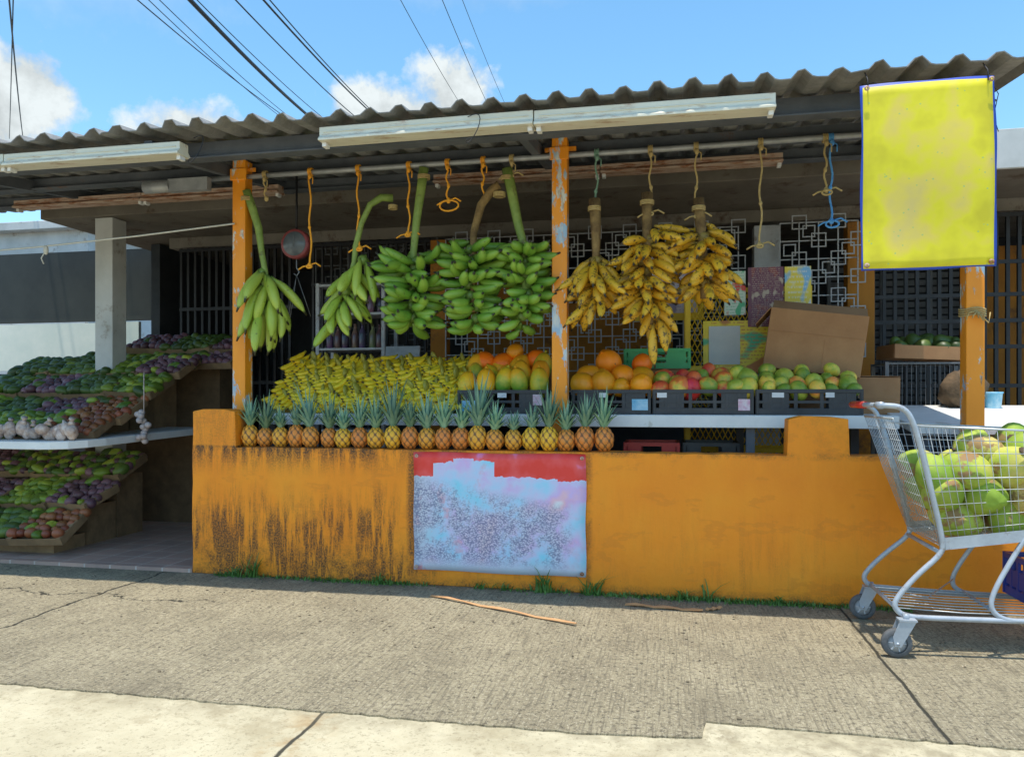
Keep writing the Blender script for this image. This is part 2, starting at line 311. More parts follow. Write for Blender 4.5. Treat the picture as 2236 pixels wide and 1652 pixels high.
def banner_mat():
    m, nt, b = nm('pastel_banner_print'); v = coords(nt, 'Generated'); sep = nd(nt, 'ShaderNodeSeparateXYZ'); L(nt, v, sep.inputs[0])
    x, z = sep.outputs[0], sep.outputs[2]; o = coords(nt)
    r = ramp(nt, [(.34, (.26, .7, .88)), (.44, (.45, .68, .9)), (.52, (.6, .62, .85)), (.6, (.68, .48, .8)), (.68, (.82, .52, .62)), (.76, (.8, .8, .85))]); L(nt, noise(nt, o, 4.4, 4, .5), r.inputs[0])
    c = mixc(nt, mathn(nt, 'MAXIMUM', mrange(nt, x, .04, .16, .9, 0), mrange(nt, z, .05, .15, .9, 0)), r.outputs[0], (.58, .65, .74))
    pk = mathn(nt, 'MULTIPLY', mrange(nt, noise(nt, o, 7.5, 4, .6), .57, .66, 0, .8), mrange(nt, x, .05, .6, 1, .25))
    c = mixc(nt, pk, c, (.78, .3, .36))
    vo = nd(nt, 'ShaderNodeTexVoronoi'); L(nt, coords(nt, 'Object', (1, 1, 1.8)), vo.inputs['Vector']); vo.inputs['Scale'].default_value = 80
    sp = mrange(nt, vo.outputs['Distance'], .3, .6, 0, 1)
    region = mathn(nt, 'MULTIPLY', mrange(nt, noise(nt, o, 5, 8, .75), .44, .52, 0, 1), mathn(nt, 'MULTIPLY', mrange(nt, mathn(nt, 'ADD', z, mathn(nt, 'MULTIPLY', x, .25)), .82, .7, 0, 1), mrange(nt, z, .03, .14, 0, 1)))
    region = mathn(nt, 'MULTIPLY', region, mrange(nt, x, .95, .85, 0, 1))
    c = mixc(nt, mathn(nt, 'MULTIPLY', region, .45), c, (.46, .47, .62))
    c = mixc(nt, mathn(nt, 'MULTIPLY', mathn(nt, 'MULTIPLY', sp, region), .8), c, (.18, .2, .34))
    c = mixc(nt, mathn(nt, 'MULTIPLY', mathn(nt, 'MULTIPLY', mathn(nt, 'SUBTRACT', 1, sp), region), .4), c, (.85, .87, .9))
    sn = nd(nt, 'ShaderNodeMath', operation='SNAP'); L(nt, x, sn.inputs[0]); sn.inputs[1].default_value = .12
    st = nd(nt, 'ShaderNodeTexWhiteNoise', noise_dimensions='1D'); L(nt, sn.outputs[0], st.inputs['W'])
    mid = mathn(nt, 'LESS_THAN', mathn(nt, 'ABSOLUTE', mathn(nt, 'SUBTRACT', x, .3)), .18)
    lim = mathn(nt, 'ADD', mathn(nt, 'ADD', .765, mathn(nt, 'MULTIPLY', mid, .14)), mathn(nt, 'MULTIPLY', mathn(nt, 'SUBTRACT', noise(nt, o, 14, 3), .5), .08))
    lim = mathn(nt, 'ADD', lim, mathn(nt, 'MULTIPLY', st.outputs['Value'], .05))
    band = mathn(nt, 'GREATER_THAN', z, lim)
    red = ramp(nt, [(.4, (.82, .04, .025)), (.58, (.86, .1, .1)), (.7, (.85, .3, .6))]); L(nt, noise(nt, o, 6, 3, .5), red.inputs[0])
    c = mixc(nt, band, c, red.outputs[0])
    L(nt, c, b.inputs['Base Color']); b.inputs['Roughness'].default_value = .4
    bump(nt, b, noise(nt, o, 3, 2), .3, .02); return m
def poster_mat(name, bg, ink, ink2, sc=1.0):
    m, nt, b = nm(name); o = coords(nt, 'Generated', (1, 1, 1))
    br = nd(nt, 'ShaderNodeTexNoise'); br.inputs['Scale'].default_value = 3 * sc; br.inputs['Detail'].default_value = 1; L(nt, o, br.inputs['Vector'])
    r = ramp(nt, [(.36, ink), (.42, bg), (.6, bg), (.66, ink2)]); L(nt, br.outputs['Fac'], r.inputs[0])
    sp = nd(nt, 'ShaderNodeSeparateXYZ'); L(nt, o, sp.inputs[0])
    rows = mathn(nt, 'GREATER_THAN', mathn(nt, 'FRACT', mathn(nt, 'MULTIPLY', sp.outputs[2], 18 * sc)), .6)
    words = mathn(nt, 'GREATER_THAN', noise(nt, coords(nt, 'Generated', (30, 1, 18 * sc)), 1, 0), .48)
    mg = mathn(nt, 'LESS_THAN', mathn(nt, 'ABSOLUTE', mathn(nt, 'SUBTRACT', sp.outputs[0], .5)), .4)
    f = mathn(nt, 'MULTIPLY', mathn(nt, 'MULTIPLY', rows, words), mathn(nt, 'MULTIPLY', mg, .6))
    L(nt, mixc(nt, f, r.outputs[0], ink2), b.inputs['Base Color']); b.inputs['Roughness'].default_value = .4; return m
M['sign'] = sign_mat(); M['banner'] = banner_mat(); M['broom'] = broom_mat(); M['apron'] = smooth_conc(); M['tile'] = tile_mat()
M['poster_yellow'] = poster_mat('poster_yellow', (.95, .76, .05), (.1, .55, .3), (.6, .22, .05), .8)
M['poster_menu'] = poster_mat('poster_menu', (.2, .07, .11), (.3, .08, .08), (.55, .45, .34), 1.6)
M['poster_white'] = poster_mat('poster_white', (.65, .56, .6), (.55, .44, .46), (.3, .26, .4), 1)
M['poster_blue'] = poster_mat('poster_blue', (.9, .74, .1), (.25, .55, .85), (.85, .85, .8), .6)
M['poster_red'] = poster_mat('poster_red', (.65, .78, .65), (.75, .07, .05), (.1, .5, .25), .8)
M['poster_sheet'] = mat('poster_sheet', (.62, .7, .74), (.78, .82, .82), 4, .5, 0)

# ------------------------------------------------------------------ mesh builder
class MB:
    def __init__(s): s.v = []; s.f = []; s.m = []; s.a = []; s.sm = []
    def add(s, vs, fs, mi=0, at=None, smooth=False):
        o = len(s.v); s.v += [tuple(p) for p in vs]
        s.a += at if at else [(0, 0, 0, 1)] * len(vs)
        for f in fs: s.f.append([i + o for i in f]); s.m.append(mi); s.sm.append(smooth)
    def box(s, c, d, mi=0, rot=None):
        vs = []
        for i in (-1, 1):
            for j in (-1, 1):
                for k in (-1, 1):
                    p = Vector((i * d[0] / 2, j * d[1] / 2, k * d[2] / 2))
                    if rot: p = rot @ p
                    vs.append(p + Vector(c))
        s.add(vs, [(0, 1, 3, 2), (4, 6, 7, 5), (0, 4, 5, 1), (2, 3, 7, 6), (0, 2, 6, 4), (1, 5, 7, 3)], mi)
    def tube(s, pts, r, n=6, mi=0, at=None, smooth=True, closed=False):
        P = [Vector(p) for p in pts]; N = len(P)
        rr = r if isinstance(r, (list, tuple)) else [r] * N
        T = []
        for i in range(N):
            if closed: t = P[(i + 1) % N] - P[i - 1]
            else: t = P[min(i + 1, N - 1)] - P[max(i - 1, 0)]
            T.append(t.normalized() if t.length > 1e-9 else Vector((0, 0, 1)))
        up = Vector((0, 0, 1)) if abs(T[0].z) < .9 else Vector((1, 0, 0))
        nv = T[0].cross(up).normalized(); vs = []; at2 = []
        for i in range(N):
            nv = (nv - T[i] * nv.dot(T[i]))
            nv = nv.normalized() if nv.length > 1e-6 else T[i].orthogonal().normalized()
            bv = T[i].cross(nv)
            for j in range(n):
                a = 2 * math.pi * j / n
                vs.append(P[i] + (nv * math.cos(a) + bv * math.sin(a)) * rr[i])
                at2.append(at[i] if at else (0, 0, 0, 1))
        fs = []
        for i in range(N if closed else N - 1):
            k = (i + 1) % N
            for j in range(n):
                fs.append((i * n + j, i * n + (j + 1) % n, k * n + (j + 1) % n, k * n + j))
        if not closed: fs += [tuple(range(n))[::-1], tuple((N - 1) * n + j for j in range(n))]
        s.add(vs, fs, mi, at2, smooth)
    def ell(s, c, r, nu=12, nv=8, mi=0, fn=None, afn=None, rot=None):
        vs = []; at = []
        for i in range(nv + 1):
            ph = math.pi * i / nv
            for j in range(nu):
                th = 2 * math.pi * j / nu
                d = Vector((math.sin(ph) * math.cos(th), math.sin(ph) * math.sin(th), math.cos(ph)))
                k = fn(d, th, ph) if fn else 1
                p = Vector((d.x * r[0], d.y * r[1], d.z * r[2])) * k
                if rot: p = rot @ p
                vs.append(p + Vector(c)); at.append(afn(d, th, ph) if afn else (0, 0, 0, 1))
        fs = [(i * nu + j, (i + 1) * nu + j, (i + 1) * nu + (j + 1) % nu, i * nu + (j + 1) % nu) for i in range(nv) for j in range(nu)]
        s.add(vs, fs, mi, at, True)
    def lathe(s, prof, n=16, c=(0, 0, 0), axis='z', mi=0, smooth=True):
        vs = []
        for (r, h) in prof:
            for j in range(n):
                a = 2 * math.pi * j / n; x, y = r * math.cos(a), r * math.sin(a)
                p = (x, y, h) if axis == 'z' else ((x, h, y) if axis == 'y' else (h, x, y))
                vs.append((p[0] + c[0], p[1] + c[1], p[2] + c[2]))
        fs = [(i * n + j, i * n + (j + 1) % n, (i + 1) * n + (j + 1) % n, (i + 1) * n + j) for i in range(len(prof) - 1) for j in range(n)]
        s.add(vs, fs, mi, None, smooth)
    def mesh(s, name, mats):
        me = bpy.data.meshes.new(name); me.from_pydata(s.v, [], s.f)
        for m in mats: me.materials.append(M[m] if isinstance(m, str) else m)
        me.polygons.foreach_set('material_index', s.m); me.polygons.foreach_set('use_smooth', s.sm)
        ca = me.color_attributes.new('Col', 'FLOAT_COLOR', 'POINT')
        ca.data.foreach_set('color', [x for a in s.a for x in a]); me.update(); return me

def put(name, me, loc=(0, 0, 0), rot=(0, 0, 0), scale=(1, 1, 1), label=None, cat=None, parent=None, group=None, kind=None, bev=0):
    o = bpy.data.objects.new(name, me)
    o.location = loc; o.rotation_euler = rot; o.scale = scale if not isinstance(scale, (int, float)) else (scale,) * 3
    COL.objects.link(o)
    if parent: o.parent = parent
    if label: o['label'] = label
    if cat: o['category'] = cat
    if group: o['group'] = group
    if kind: o['kind'] = kind
    if bev:
        b = o.modifiers.new('Bevel', 'BEVEL'); b.width = bev; b.segments = 2; b.limit_method = 'ANGLE'
    return o
def empty(name, loc, label, cat, group=None, rot=(0, 0, 0)):
    return put(name, None, loc, rot, 1, label, cat, None, group)

# ------------------------------------------------------------------ ground
mb = MB(); mb.add([(-300, -300, -.012), (300, -300, -.012), (300, 300, -.012), (-300, 300, -.012)], [(0, 1, 2, 3)])
M['asphalt'] = mat('ground_asphalt', (.06, .058, .052), (.11, .105, .095), 20, .9, .5)
put('ground', mb.mesh('ground', ['asphalt']), kind='structure', label='worn grey asphalt ground around the fruit stand', cat='ground')
def ragged(pts, amp, seg=.06):
    out = []
    for a, b in zip(pts, pts[1:]):
        n = max(1, int(math.dist(a, b) / seg))
        for i in range(n):
            t = i / n; out.append((a[0] + (b[0] - a[0]) * t + R.uniform(-amp, amp) * .4, a[1] + (b[1] - a[1]) * t + R.uniform(-amp, amp)))
    out.append(pts[-1]); return out
edge = ragged([(-14, -1.93), (-1.3, -1.88), (-.3, -1.87), (.08, -1.83), (.115, -1.81), (.135, -1.69), (12, -1.76)], .008, .04)
vs = []; fs = []
for (x, y) in edge: vs += [(x, y, -.008), (x, y, 0), (x, .04, 0)]
for i in range(len(edge) - 1):
    a = i * 3; fs += [(a, a + 3, a + 4, a + 1), (a + 1, a + 4, a + 5, a + 2)]
mb = MB(); mb.add(vs, fs); put('sidewalk', mb.mesh('sidewalk', ['broom']), kind='structure', label='broomed concrete sidewalk with cracks and joints', cat='sidewalk')
mb = MB(); mb.add([(-14, -9, -.007), (12, -9, -.007), (12, -1.6, -.007), (-14, -1.6, -.007)], [(0, 1, 2, 3)])
put('driveway_apron', mb.mesh('driveway_apron', ['apron']), kind='structure', label='pale smooth concrete apron beside the sidewalk', cat='pavement')
mb = MB(); mb.box((0, -.07, 0), (4.84, 4.0, .03)); put('tiled_floor', mb.mesh('tiled_floor', ['tile']), (-5.5, 2.07, .01), kind='structure', label='terracotta tiled entry floor', cat='floor')
mb = MB(); mb.box((1.5, 2.3, .01), (9.14, 4.19, .03)); put('shop_floor', mb.mesh('shop_floor', ['shop_floor']), kind='structure', label='dark concrete shop floor', cat='floor')

# ------------------------------------------------------------------ low wall
def wall_mesh():
    mb = MB()
    xs = [-3.076, -2.762, .664, .987, 2.9]; hs = [1.083, .834, 1.05, .834]
    out = [(xs[0], 0)] + [(xs[0] + R.uniform(-.005, .006), .1 * k) for k in range(1, 10)]
    for i, h in enumerate(hs):
        n = max(2, int((xs[i + 1] - xs[i]) / .07))
        for k in range(n + 1):
            x = xs[i] + (xs[i + 1] - xs[i]) * k / n
            out.append((x + (.004 if k == 0 else 0) - (.004 if k == n else 0), h + R.uniform(-.004, .004) - (.014 if k in (0, n) and h > 1 else 0)))
    out.append((xs[-1], 0))
    N = len(out)
    vs = [(x, 0, z) for x, z in out] + [(x, .15, z) for x, z in out]
    fs = [tuple(range(N))[::-1], tuple(N + i for i in range(N))] + [(i, (i + 1) % N, N + (i + 1) % N, N + i) for i in range(N)]
    fs = [f[::-1] for f in fs]
    mb.add(vs, fs); return mb.mesh('low_wall', ['wall'])
put('low_wall', wall_mesh(), label='orange painted low concrete wall with black stains', cat='wall', bev=.005)

# ------------------------------------------------------------------ posts
for x, lab in ((-2.84, 'orange square post with peeling white paint'), (-.653, 'orange square post with chipped paint in mid stand'), (1.681, 'orange square post behind the yellow banner')):
    mb = MB(); mb.box((0, 0, 1.38), (.095, .095, 2.72)); mb.box((0, 0, 2.68), (.2, .012, .03)); mb.box((0, -.054, 2.64), (.12, .01, .08))
    o = put('post', mb.mesh('post', ['post']), (x, .215, .025), label=lab, cat='post', group='posts carrying the canopy', bev=.005)
    if x > 1:
        mb = MB()
        for k in range(4): mb.tube([(.056 * math.cos(a) * 1.15, .056 * math.sin(a) * 1.15, 1.59 + .012 * k + .004 * math.sin(3 * a)) for a in [i * math.pi / 8 for i in range(16)]], .005, 5, closed=True)
        for k in range(5): mb.tube([(0, -.07, 1.61), (.025 * (k - 2), -.09, 1.6 - .015 * k), (.03 * (k - 2), -.085, 1.56 + .01 * k)], .004, 5)
        put('rope_tie', mb.mesh('rope_tie', ['tan_rope']), parent=o)

# ------------------------------------------------------------------ canopy roof
def roof():
    P = .168; prof = [(0, 0), (.05, 0), (.08, .034), (.112, .04), (.146, .005)]
    x = -7.2; vs = []; ys = [-.7, -.25, .4, 1.1, 1.75]
    cols = []; k = 0; jy = 0; jz = 0
    while x < 1.56:
        if k % 6 == 0: jy = R.uniform(-.03, .03); jz = R.uniform(-.008, .012)
        am = R.uniform(.8, 1.15)
        for px, pz in prof: cols.append((x + px, pz * am + jz, jy + R.uniform(-.01, .01)))
        x += P; k += 1
    for (cx, cz, cj) in cols:
        for i, y in enumerate(ys):
            yy = y + (cj + R.uniform(-.005, .005) if i == 0 else 0)
            vs.append((cx, yy, 2.664 + (yy + .7) * .12 + cz + R.uniform(-.002, .002)))
    m = len(ys)
    fs = [(i * m + j, (i + 1) * m + j, (i + 1) * m + j + 1, i * m + j + 1) for i in range(len(cols) - 1) for j in range(m - 1)]
    mb = MB(); mb.add(vs, fs, 0); return mb.mesh('canopy_roof', ['roof'])
rf = put('canopy_roof', roof(), label='weathered grey corrugated canopy roof over the stand', cat='roof')
so = rf.modifiers.new('Solid', 'SOLIDIFY'); so.thickness = .005; so.offset = 0
for y, h in ((-.37, .1), (.32, .08), (1.0, .08)):
    mb = MB(); zt = 2.648 + (y + .7) * .12
    mb.box((-2.82, y, zt - h / 2), (8.75, .06, h)); mb.box((-2.82, y - .02, zt - h), (8.75, .09, .01))
    put('beam', mb.mesh('beam', ['beam']), parent=rf, bev=.002)
for x in (-4.6, -2.95, -.8, 1.35):
    mb = MB(); mb.add([(x - .025, -.6, 2.57), (x + .025, -.6, 2.57), (x + .025, 1.7, 2.86), (x - .025, 1.7, 2.86), (x - .025, -.6, 2.645), (x + .025, -.6, 2.645), (x + .025, 1.7, 2.93), (x - .025, 1.7, 2.93)],
        [(0, 3, 2, 1), (4, 5, 6, 7), (0, 1, 5, 4), (1, 2, 6, 5), (2, 3, 7, 6), (3, 0, 4, 7)])
    put('rafter', mb.mesh('rafter', ['beam']), parent=rf)

mb = MB(); mb.tube([(-3.15, .2, 2.655), (-1.5, .2, 2.66), (0, .2, 2.66), (1.2, .2, 2.67), (1.75, .2, 2.67)], .017, 10)
put('hanging_pipe', mb.mesh('hanging_pipe', ['galv']), label='galvanised pipe under the canopy for hanging bunches', cat='pipe')
mb = MB(); mb.box((-3.18, .12, 2.6), (.3, .05, .085)); mb.lathe([(0, -.2), (.042, -.2), (.042, .0), (.036, 0), (.036, -.17), (0, -.17)], 12, (-3.32, .12, 2.6), 'x')
put('beam_stub', mb.mesh('beam_stub', ['galv']), label='short galvanised tube fixed on the post', cat='pipe')

def fixture(x0, x1, y, z0, z1, m, lab):
    n = max(1, round((x1 - x0) / 1.19)); w = (x1 - x0) / n
    for i in range(n):
        mb = MB(); a = 0; b = w - .006; h = z1 - z0
        pr = [(-.04, h), (.04, h), (.04, .03), (.06, .012), (.06, 0), (-.06, 0), (-.06, .012), (-.04, .03)]
        vs = [(a, p, q) for p, q in pr] + [(b, p, q) for p, q in pr]; N = len(pr)
        mb.add(vs, [tuple(range(N)), tuple(N + k for k in range(N))[::-1]] + [(k, N + k, N + (k + 1) % N, (k + 1) % N) for k in range(N)])
        mb.box((b / 2, -.042, h * .62), (b * .96, .006, .005))
        e = put('light_fixture', mb.mesh('light_fixture', [m]), (x0 + i * w, y, z0), (0, R.uniform(-.004, .004), 0), label=lab, cat='light fixture', group='fluorescent fixtures', bev=.002)
        for xx in (.02, b - .02):
            mb = MB(); mb.box((0, 0, -.012), (.025, .05, .024))
            put('lamp_holder', mb.mesh('lamp_holder', ['white_paint']), (xx, 0, 0), parent=e, bev=.003)
fixture(-1.86, .52, -.6, 2.553, 2.63, 'fixture', 'white enamel fluorescent fixture under the roof edge')
fixture(-5.09, -2.71, -.6, 2.543, 2.616, 'fixture', 'dusty white fluorescent fixture under the roof edge')
fixture(-1.637, .746, .75, 2.69, 2.75, 'rusty_enamel', 'rusty fluorescent fixture deeper under the canopy')
fixture(-5.18, -2.84, .75, 2.69, 2.75, 'rusty_enamel', 'rusty fluorescent fixture above the vegetable stand')
for x in (-1.02, -2.62, .9):
    mb = MB(); pts = [(x + .05 * math.sin(t * 1.7) + .02 * t, -.68 + .03 * math.cos(t), 2.62 - .05 * t + .04 * math.sin(t * 2.2)) for t in [i * .25 for i in range(14)]]
    mb.tube(pts, .0025, 5); put('loose_wire', mb.mesh('loose_wire', ['cable']), label='thin black loose wire dangling from the fixture', cat='wire', group='loose wires')

# ------------------------------------------------------------------ building behind
mb = MB(); mb.box((.25, 2.6, 2.77), (11.1, 3.0, .15)); b1 = put('shop_building', mb.mesh('shop_building', ['soffit']), label='concrete shop building with flat slab and barred front', cat='building', bev=.008)
def bpart(name, boxes, m, bev=.004):
    mb = MB()
    for c, d in boxes: mb.box(c, d)
    return put(name, mb.mesh(name, [m]), parent=b1, bev=bev)
bpart('fascia', [((3.6, 1.085, 2.8), (4.1, .03, .26))], 'concrete_white')
bpart('lintel', [((.45, 2.06, 2.645), (10.3, .12, .1))], 'lintel')
bpart('column', [((-4.70, 1.22, 1.35), (.17, .17, 2.68))], 'concrete_white')
bpart('column', [((.79, 2.0, 1.35), (.2, .16, 2.4))], 'grey_iron')
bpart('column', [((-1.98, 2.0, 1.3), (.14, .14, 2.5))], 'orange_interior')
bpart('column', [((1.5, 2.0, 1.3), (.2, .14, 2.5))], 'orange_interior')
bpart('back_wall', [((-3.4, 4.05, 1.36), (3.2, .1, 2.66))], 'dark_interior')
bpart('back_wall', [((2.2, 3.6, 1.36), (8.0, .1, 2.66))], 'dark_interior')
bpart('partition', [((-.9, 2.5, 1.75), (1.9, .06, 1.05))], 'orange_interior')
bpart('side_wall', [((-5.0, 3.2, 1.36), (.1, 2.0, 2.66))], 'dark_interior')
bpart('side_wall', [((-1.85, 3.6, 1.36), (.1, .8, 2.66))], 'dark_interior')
mb = MB()
for k in range(20): mb.box((2.1, 2.9, 1.15 + k * .065), (1.3, .012, .05), 0, Matrix.Rotation(.6, 3, 'X'))
for x in (1.45, 1.9, 2.3, 2.75): mb.box((x, 2.9, 1.75), (.03, .05, 1.35))
put('window', mb.mesh('window', ['shade_grey']), parent=b1)
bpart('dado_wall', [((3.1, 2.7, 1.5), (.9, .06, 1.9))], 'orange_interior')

def bars(x0, x1, z0, z1, y, sp, m, lab='', r=.008, hz=()):
    mb = MB(); n = int((x1 - x0) / sp)
    for i in range(n + 1): mb.box((x0 + i * sp, y, (z0 + z1) / 2), (r * 2, r * 2, z1 - z0))
    for z in hz: mb.box(((x0 + x1) / 2, y - r * 1.2, z), (x1 - x0 + .03, .01, .03))
    return put('security_grille', mb.mesh('security_grille', [m]), label=lab, cat='security grille')
bars(-4.55, -3.35, .1, 2.58, 1.98, .075, 'black_iron', lab='black iron bar grille on the shop front', hz=(.3, 1.3, 2.0, 2.56), r=.012)
bars(-3.2, -2.08, .1, 2.58, 2.0, .09, 'black_iron', lab='black iron bar door beside the bottle shelf', hz=(1.1, 2.2, 2.56), r=.01)
bars(1.6, 3.6, .1, 2.58, 1.98, .08, 'black_iron', lab='black iron bar grille with cross rails', hz=(.3, 1.0, 1.25, 1.55, 1.75, 1.95, 2.2, 2.56), r=.013)
def deco(x0, x1, z0, z1, y, c=.16, t=.009):
    mb = MB()
    nx = int((x1 - x0) / c); nz = int((z1 - z0) / c)
    def sq(cx, cz, h, yy):
        for (a, b, d, e) in ((0, h, 2 * h + t, t), (0, -h, 2 * h + t, t), (h, 0, t, 2 * h - t), (-h, 0, t, 2 * h - t)): mb.box((cx + a, yy, cz + b), (d, t, e))
    W_, H_ = nx * c, nz * c
    for i in range(nx + 1): mb.box((x0 + i * c, y, z0 + H_ / 2), (t, t, H_))
    for j in range(nz + 1): mb.box((x0 + W_ / 2, y + t, z0 + j * c), (W_, t, t))
    for i in range(nx):
        for j in range(nz):
            if (i + j) % 2 == 0: sq(x0 + (i + 1) * c, z0 + (j + 1) * c, c * .36, y - t)
            if (i + 2 * j) % 3 == 0: sq(x0 + (i + .5) * c, z0 + (j + .5) * c, c * .3, y - .5 * t)
    return mb
put('security_grille', deco(-1.9, .68, .95, 2.56, 1.9, .145).mesh('security_grille', ['grey_iron']), label='grey wrought iron grille with interlocking squares', cat='security grille')
put('security_grille', deco(.88, 1.46, .95, 2.56, 1.86, .145).mesh('security_grille', ['grey_iron']), label='wrought iron grille panel with square pattern', cat='security grille')
put('security_grille', deco(-3.2, -2.06, 1.1, 2.56, 2.05, .16).mesh('security_grille', ['shade_grey']), label='dark iron grille with square pattern behind the shelf', cat='security grille')

def flat(name, x0, x1, z0, z1, y, m, lab, cat='poster', tilt=0):
    mb = MB(); mb.box((0, 0, 0), (x1 - x0, .004, z1 - z0))
    return put(name, mb.mesh(name, [m]), ((x0 + x1) / 2, y, (z0 + z1) / 2), (0, tilt, 0), 1, lab, cat)
flat('poster', -.26, .29, 1.79, 2.42, 1.86, 'yellow_paint', 'yellow framed price poster on the grille')
flat('poster', -.2, .24, 1.85, 2.36, 1.85, 'poster_white', 'pinkish white price list poster on the grille')
rk = empty('wire_rack', (.5, 1.3, .025), 'yellow metal rack with diamond mesh sides', 'rack')
mb = MB()
for x in (-.35, .5):
    for y in (0, .35): mb.box((x, y, .97), (.04, .04, 1.94))
for z in (.1, .75, 1.35, 1.92):
    mb.box((.075, 0, z), (.84, .035, .035)); mb.box((.075, .35, z), (.84, .03, .03)); mb.box((-.35, .175, z), (.03, .35, .03)); mb.box((.5, .175, z), (.03, .35, .03))
put('frame', mb.mesh('frame', ['yellow_paint']), parent=rk, bev=.003)
mb = MB()
def clip(xa, za, xb, zb, lo=-.34, hi=.49):
    t0, t1 = 0, 1; dx = xb - xa
    for lim, s in ((lo, 1), (hi, -1)):
        t = (lim - xa) / dx
        if (dx > 0) == (s > 0): t0 = max(t0, t)
        else: t1 = min(t1, t)
    if t0 < t1: return (xa + dx * t0, za + (zb - za) * t0, xa + dx * t1, za + (zb - za) * t1)
for k in range(-24, 46):
    a = -.34 + k * .04
    for sgn in (1, -1):
        c = clip(a, .1, a + sgn * .9, 1.9)
        if c: mb.tube([(c[0], 0, c[1]), (c[2], 0, c[3])], .004, 4)
put('mesh_panel', mb.mesh('mesh_panel', ['yellow_paint']), parent=rk)
flat('poster', .26, .84, 1.34, 1.72, 1.265, 'poster_yellow', 'yellow drinks poster with palm tree picture')
flat('poster', .30, .52, 1.40, 1.68, 1.255, 'poster_sheet', 'white notice sheet taped on the yellow poster')
flat('poster', .41, .56, 1.76, 2.08, 1.265, 'poster_red', 'drinks poster with red fruit picture')
flat('poster', .575, .82, 1.67, 2.10, 1.25, 'poster_menu', 'dark maroon menu poster with printed lines')
flat('poster', .83, 1.01, 1.7, 2.1, 1.265, 'poster_blue', 'yellow and blue beach picture poster')

sh = empty('metal_shelf', (-2.66, 1.6, .025), 'grey metal shelf unit holding bottles', 'shelf')
mb = MB()
for x in (-.3, .3):
    for y in (0, .3): mb.box((x, y, 1.06), (.03, .03, 2.12))
for z in (.4, .85, 1.25, 1.55, 1.85, 2.1): mb.box((0, .15, z), (.6, .32, .02))
put('frame', mb.mesh('frame', ['grey_iron']), parent=sh, bev=.002)
bm_ = MB(); bm_.lathe([(0, 0), (.03, 0), (.032, .01), (.032, .12), (.026, .15), (.012, .18), (.012, .21), (.014, .21), (.014, .225), (0, .225)], 10)
bme = bm_.mesh('bottle', ['bottle'])
for z in (1.262, 1.562, 1.862):
    for i in range(7): put('bottle', bme, (-2.90 + i * .08, 1.68 + R.uniform(-.02, .03), .023 + z), scale=(1, 1, R.uniform(.85, 1.0)), label='small drink bottle standing on the metal shelf', cat='bottle', group='bottles on the metal shelf')
sc = empty('hanging_scale', (-2.64, .6, 2.27), 'round red rimmed hanging dial scale', 'scale')
mb = MB(); mb.lathe([(0, -.035), (.1, -.035), (.108, -.03), (.108, .03), (0, .03)], 28, axis='y'); put('housing', mb.mesh('housing', ['dial_red']), parent=sc)
mb = MB(); mb.lathe([(0, -.042), (.085, -.04), (.088, -.036)], 28, axis='y'); mb.box((0, -.045, .02), (.006, .004, .08)); put('dial', mb.mesh('dial', ['dial_face']), parent=sc)
mb = MB(); mb.tube([(0, 0, .1), (0, 0, .5)], .008, 6); put('cord', mb.mesh('cord', ['cable']), parent=sc)
mb = MB(); mb.tube([(0, 0, -.1), (0, 0, -.17), (.02, 0, -.2), (0, 0, -.23), (-.02, 0, -.21)], .004, 6)
for a in range(3): mb.tube([(0, 0, -.22), (.1 * math.cos(a * 2.1 + .4), .1 * math.sin(a * 2.1 + .4), -.52)], .002, 4)
put('hook', mb.mesh('hook', ['galv']), parent=sc)

# ------------------------------------------------------------------ counter
ct = empty('display_counter', (0, 0, .025), 'white edged display counter behind the low wall', 'counter')
mb = MB(); mb.box((-.72, .72, 1.0), (4.1, .78, .05)); mb.box((-.72, .322, .985), (4.1, .03, .075))
put('top', mb.mesh('top', ['white_paint']), parent=ct, bev=.004)
for x in (-2.7, -1.6, -.5, .5, 1.25):
    for y in (.38, 1.05):
        mb = MB(); mb.box((0, 0, .485), (.05, .05, .97)); put('leg', mb.mesh('leg', ['beam']), (x, y, 0), parent=ct)
tb = empty('table', (2.25, .75, .025), 'white slanted table beside the display counter', 'table')
mb = MB(); mb.box((0, 0, 1.0), (1.7, .95, .045), 0, Matrix.Rotation(math.radians(7), 3, 'X')); put('table_top', mb.mesh('table_top', ['white_paint']), parent=tb, bev=.004)
for x in (-.75, .75):
    for y, h in ((-.38, .92), (.38, 1.0)):
        mb = MB(); mb.box((x, y, h / 2), (.05, .05, h)); put('leg', mb.mesh('leg', ['beam']), parent=tb)

def crate_mesh(w, d, h, m):
    mb = MB(); t = .012
    mb.box((0, 0, .008), (w, d, .012))
    for y in (-d / 2, d / 2):
        mb.box((0, y, .02), (w, t, .04)); mb.box((0, y, h - .012), (w, t * 1.5, .024))
        n = max(4, int(w / .07))
        for i in range(n + 1):
            if i == n // 2: continue
            mb.box((-w / 2 + w * i / n, y, h / 2), (.022, t * .9, h))
        mb.box((0, y, h * .5), (w * .98, t * .7, .018))
        for sx in (-1, 1): mb.box((sx * w * .32, y, h * .5), (w * .26, t * .6, h * .9))
    for x in (-w / 2, w / 2):
        mb.box((x, 0, .02), (t, d, .04)); mb.box((x, 0, h - .012), (t * 1.5, d, .024))
        for i in range(5): mb.box((x, -d / 2 + d * i / 4, h / 2), (t * .9, .022, h))
        mb.box((x, 0, h * .45), (t * .6, d * .9, h * .4))
    return mb.mesh('crate', [m])
crs = [(-1.362, -.757), (-.60, -.104), (-.085, .52), (.54, 1.15)]
clab = ['black plastic crate of elongated papayas', 'black plastic crate of ripe orange papayas', 'black plastic crate of red mangoes', 'black plastic crate of green mangoes']
CZ = 1.052
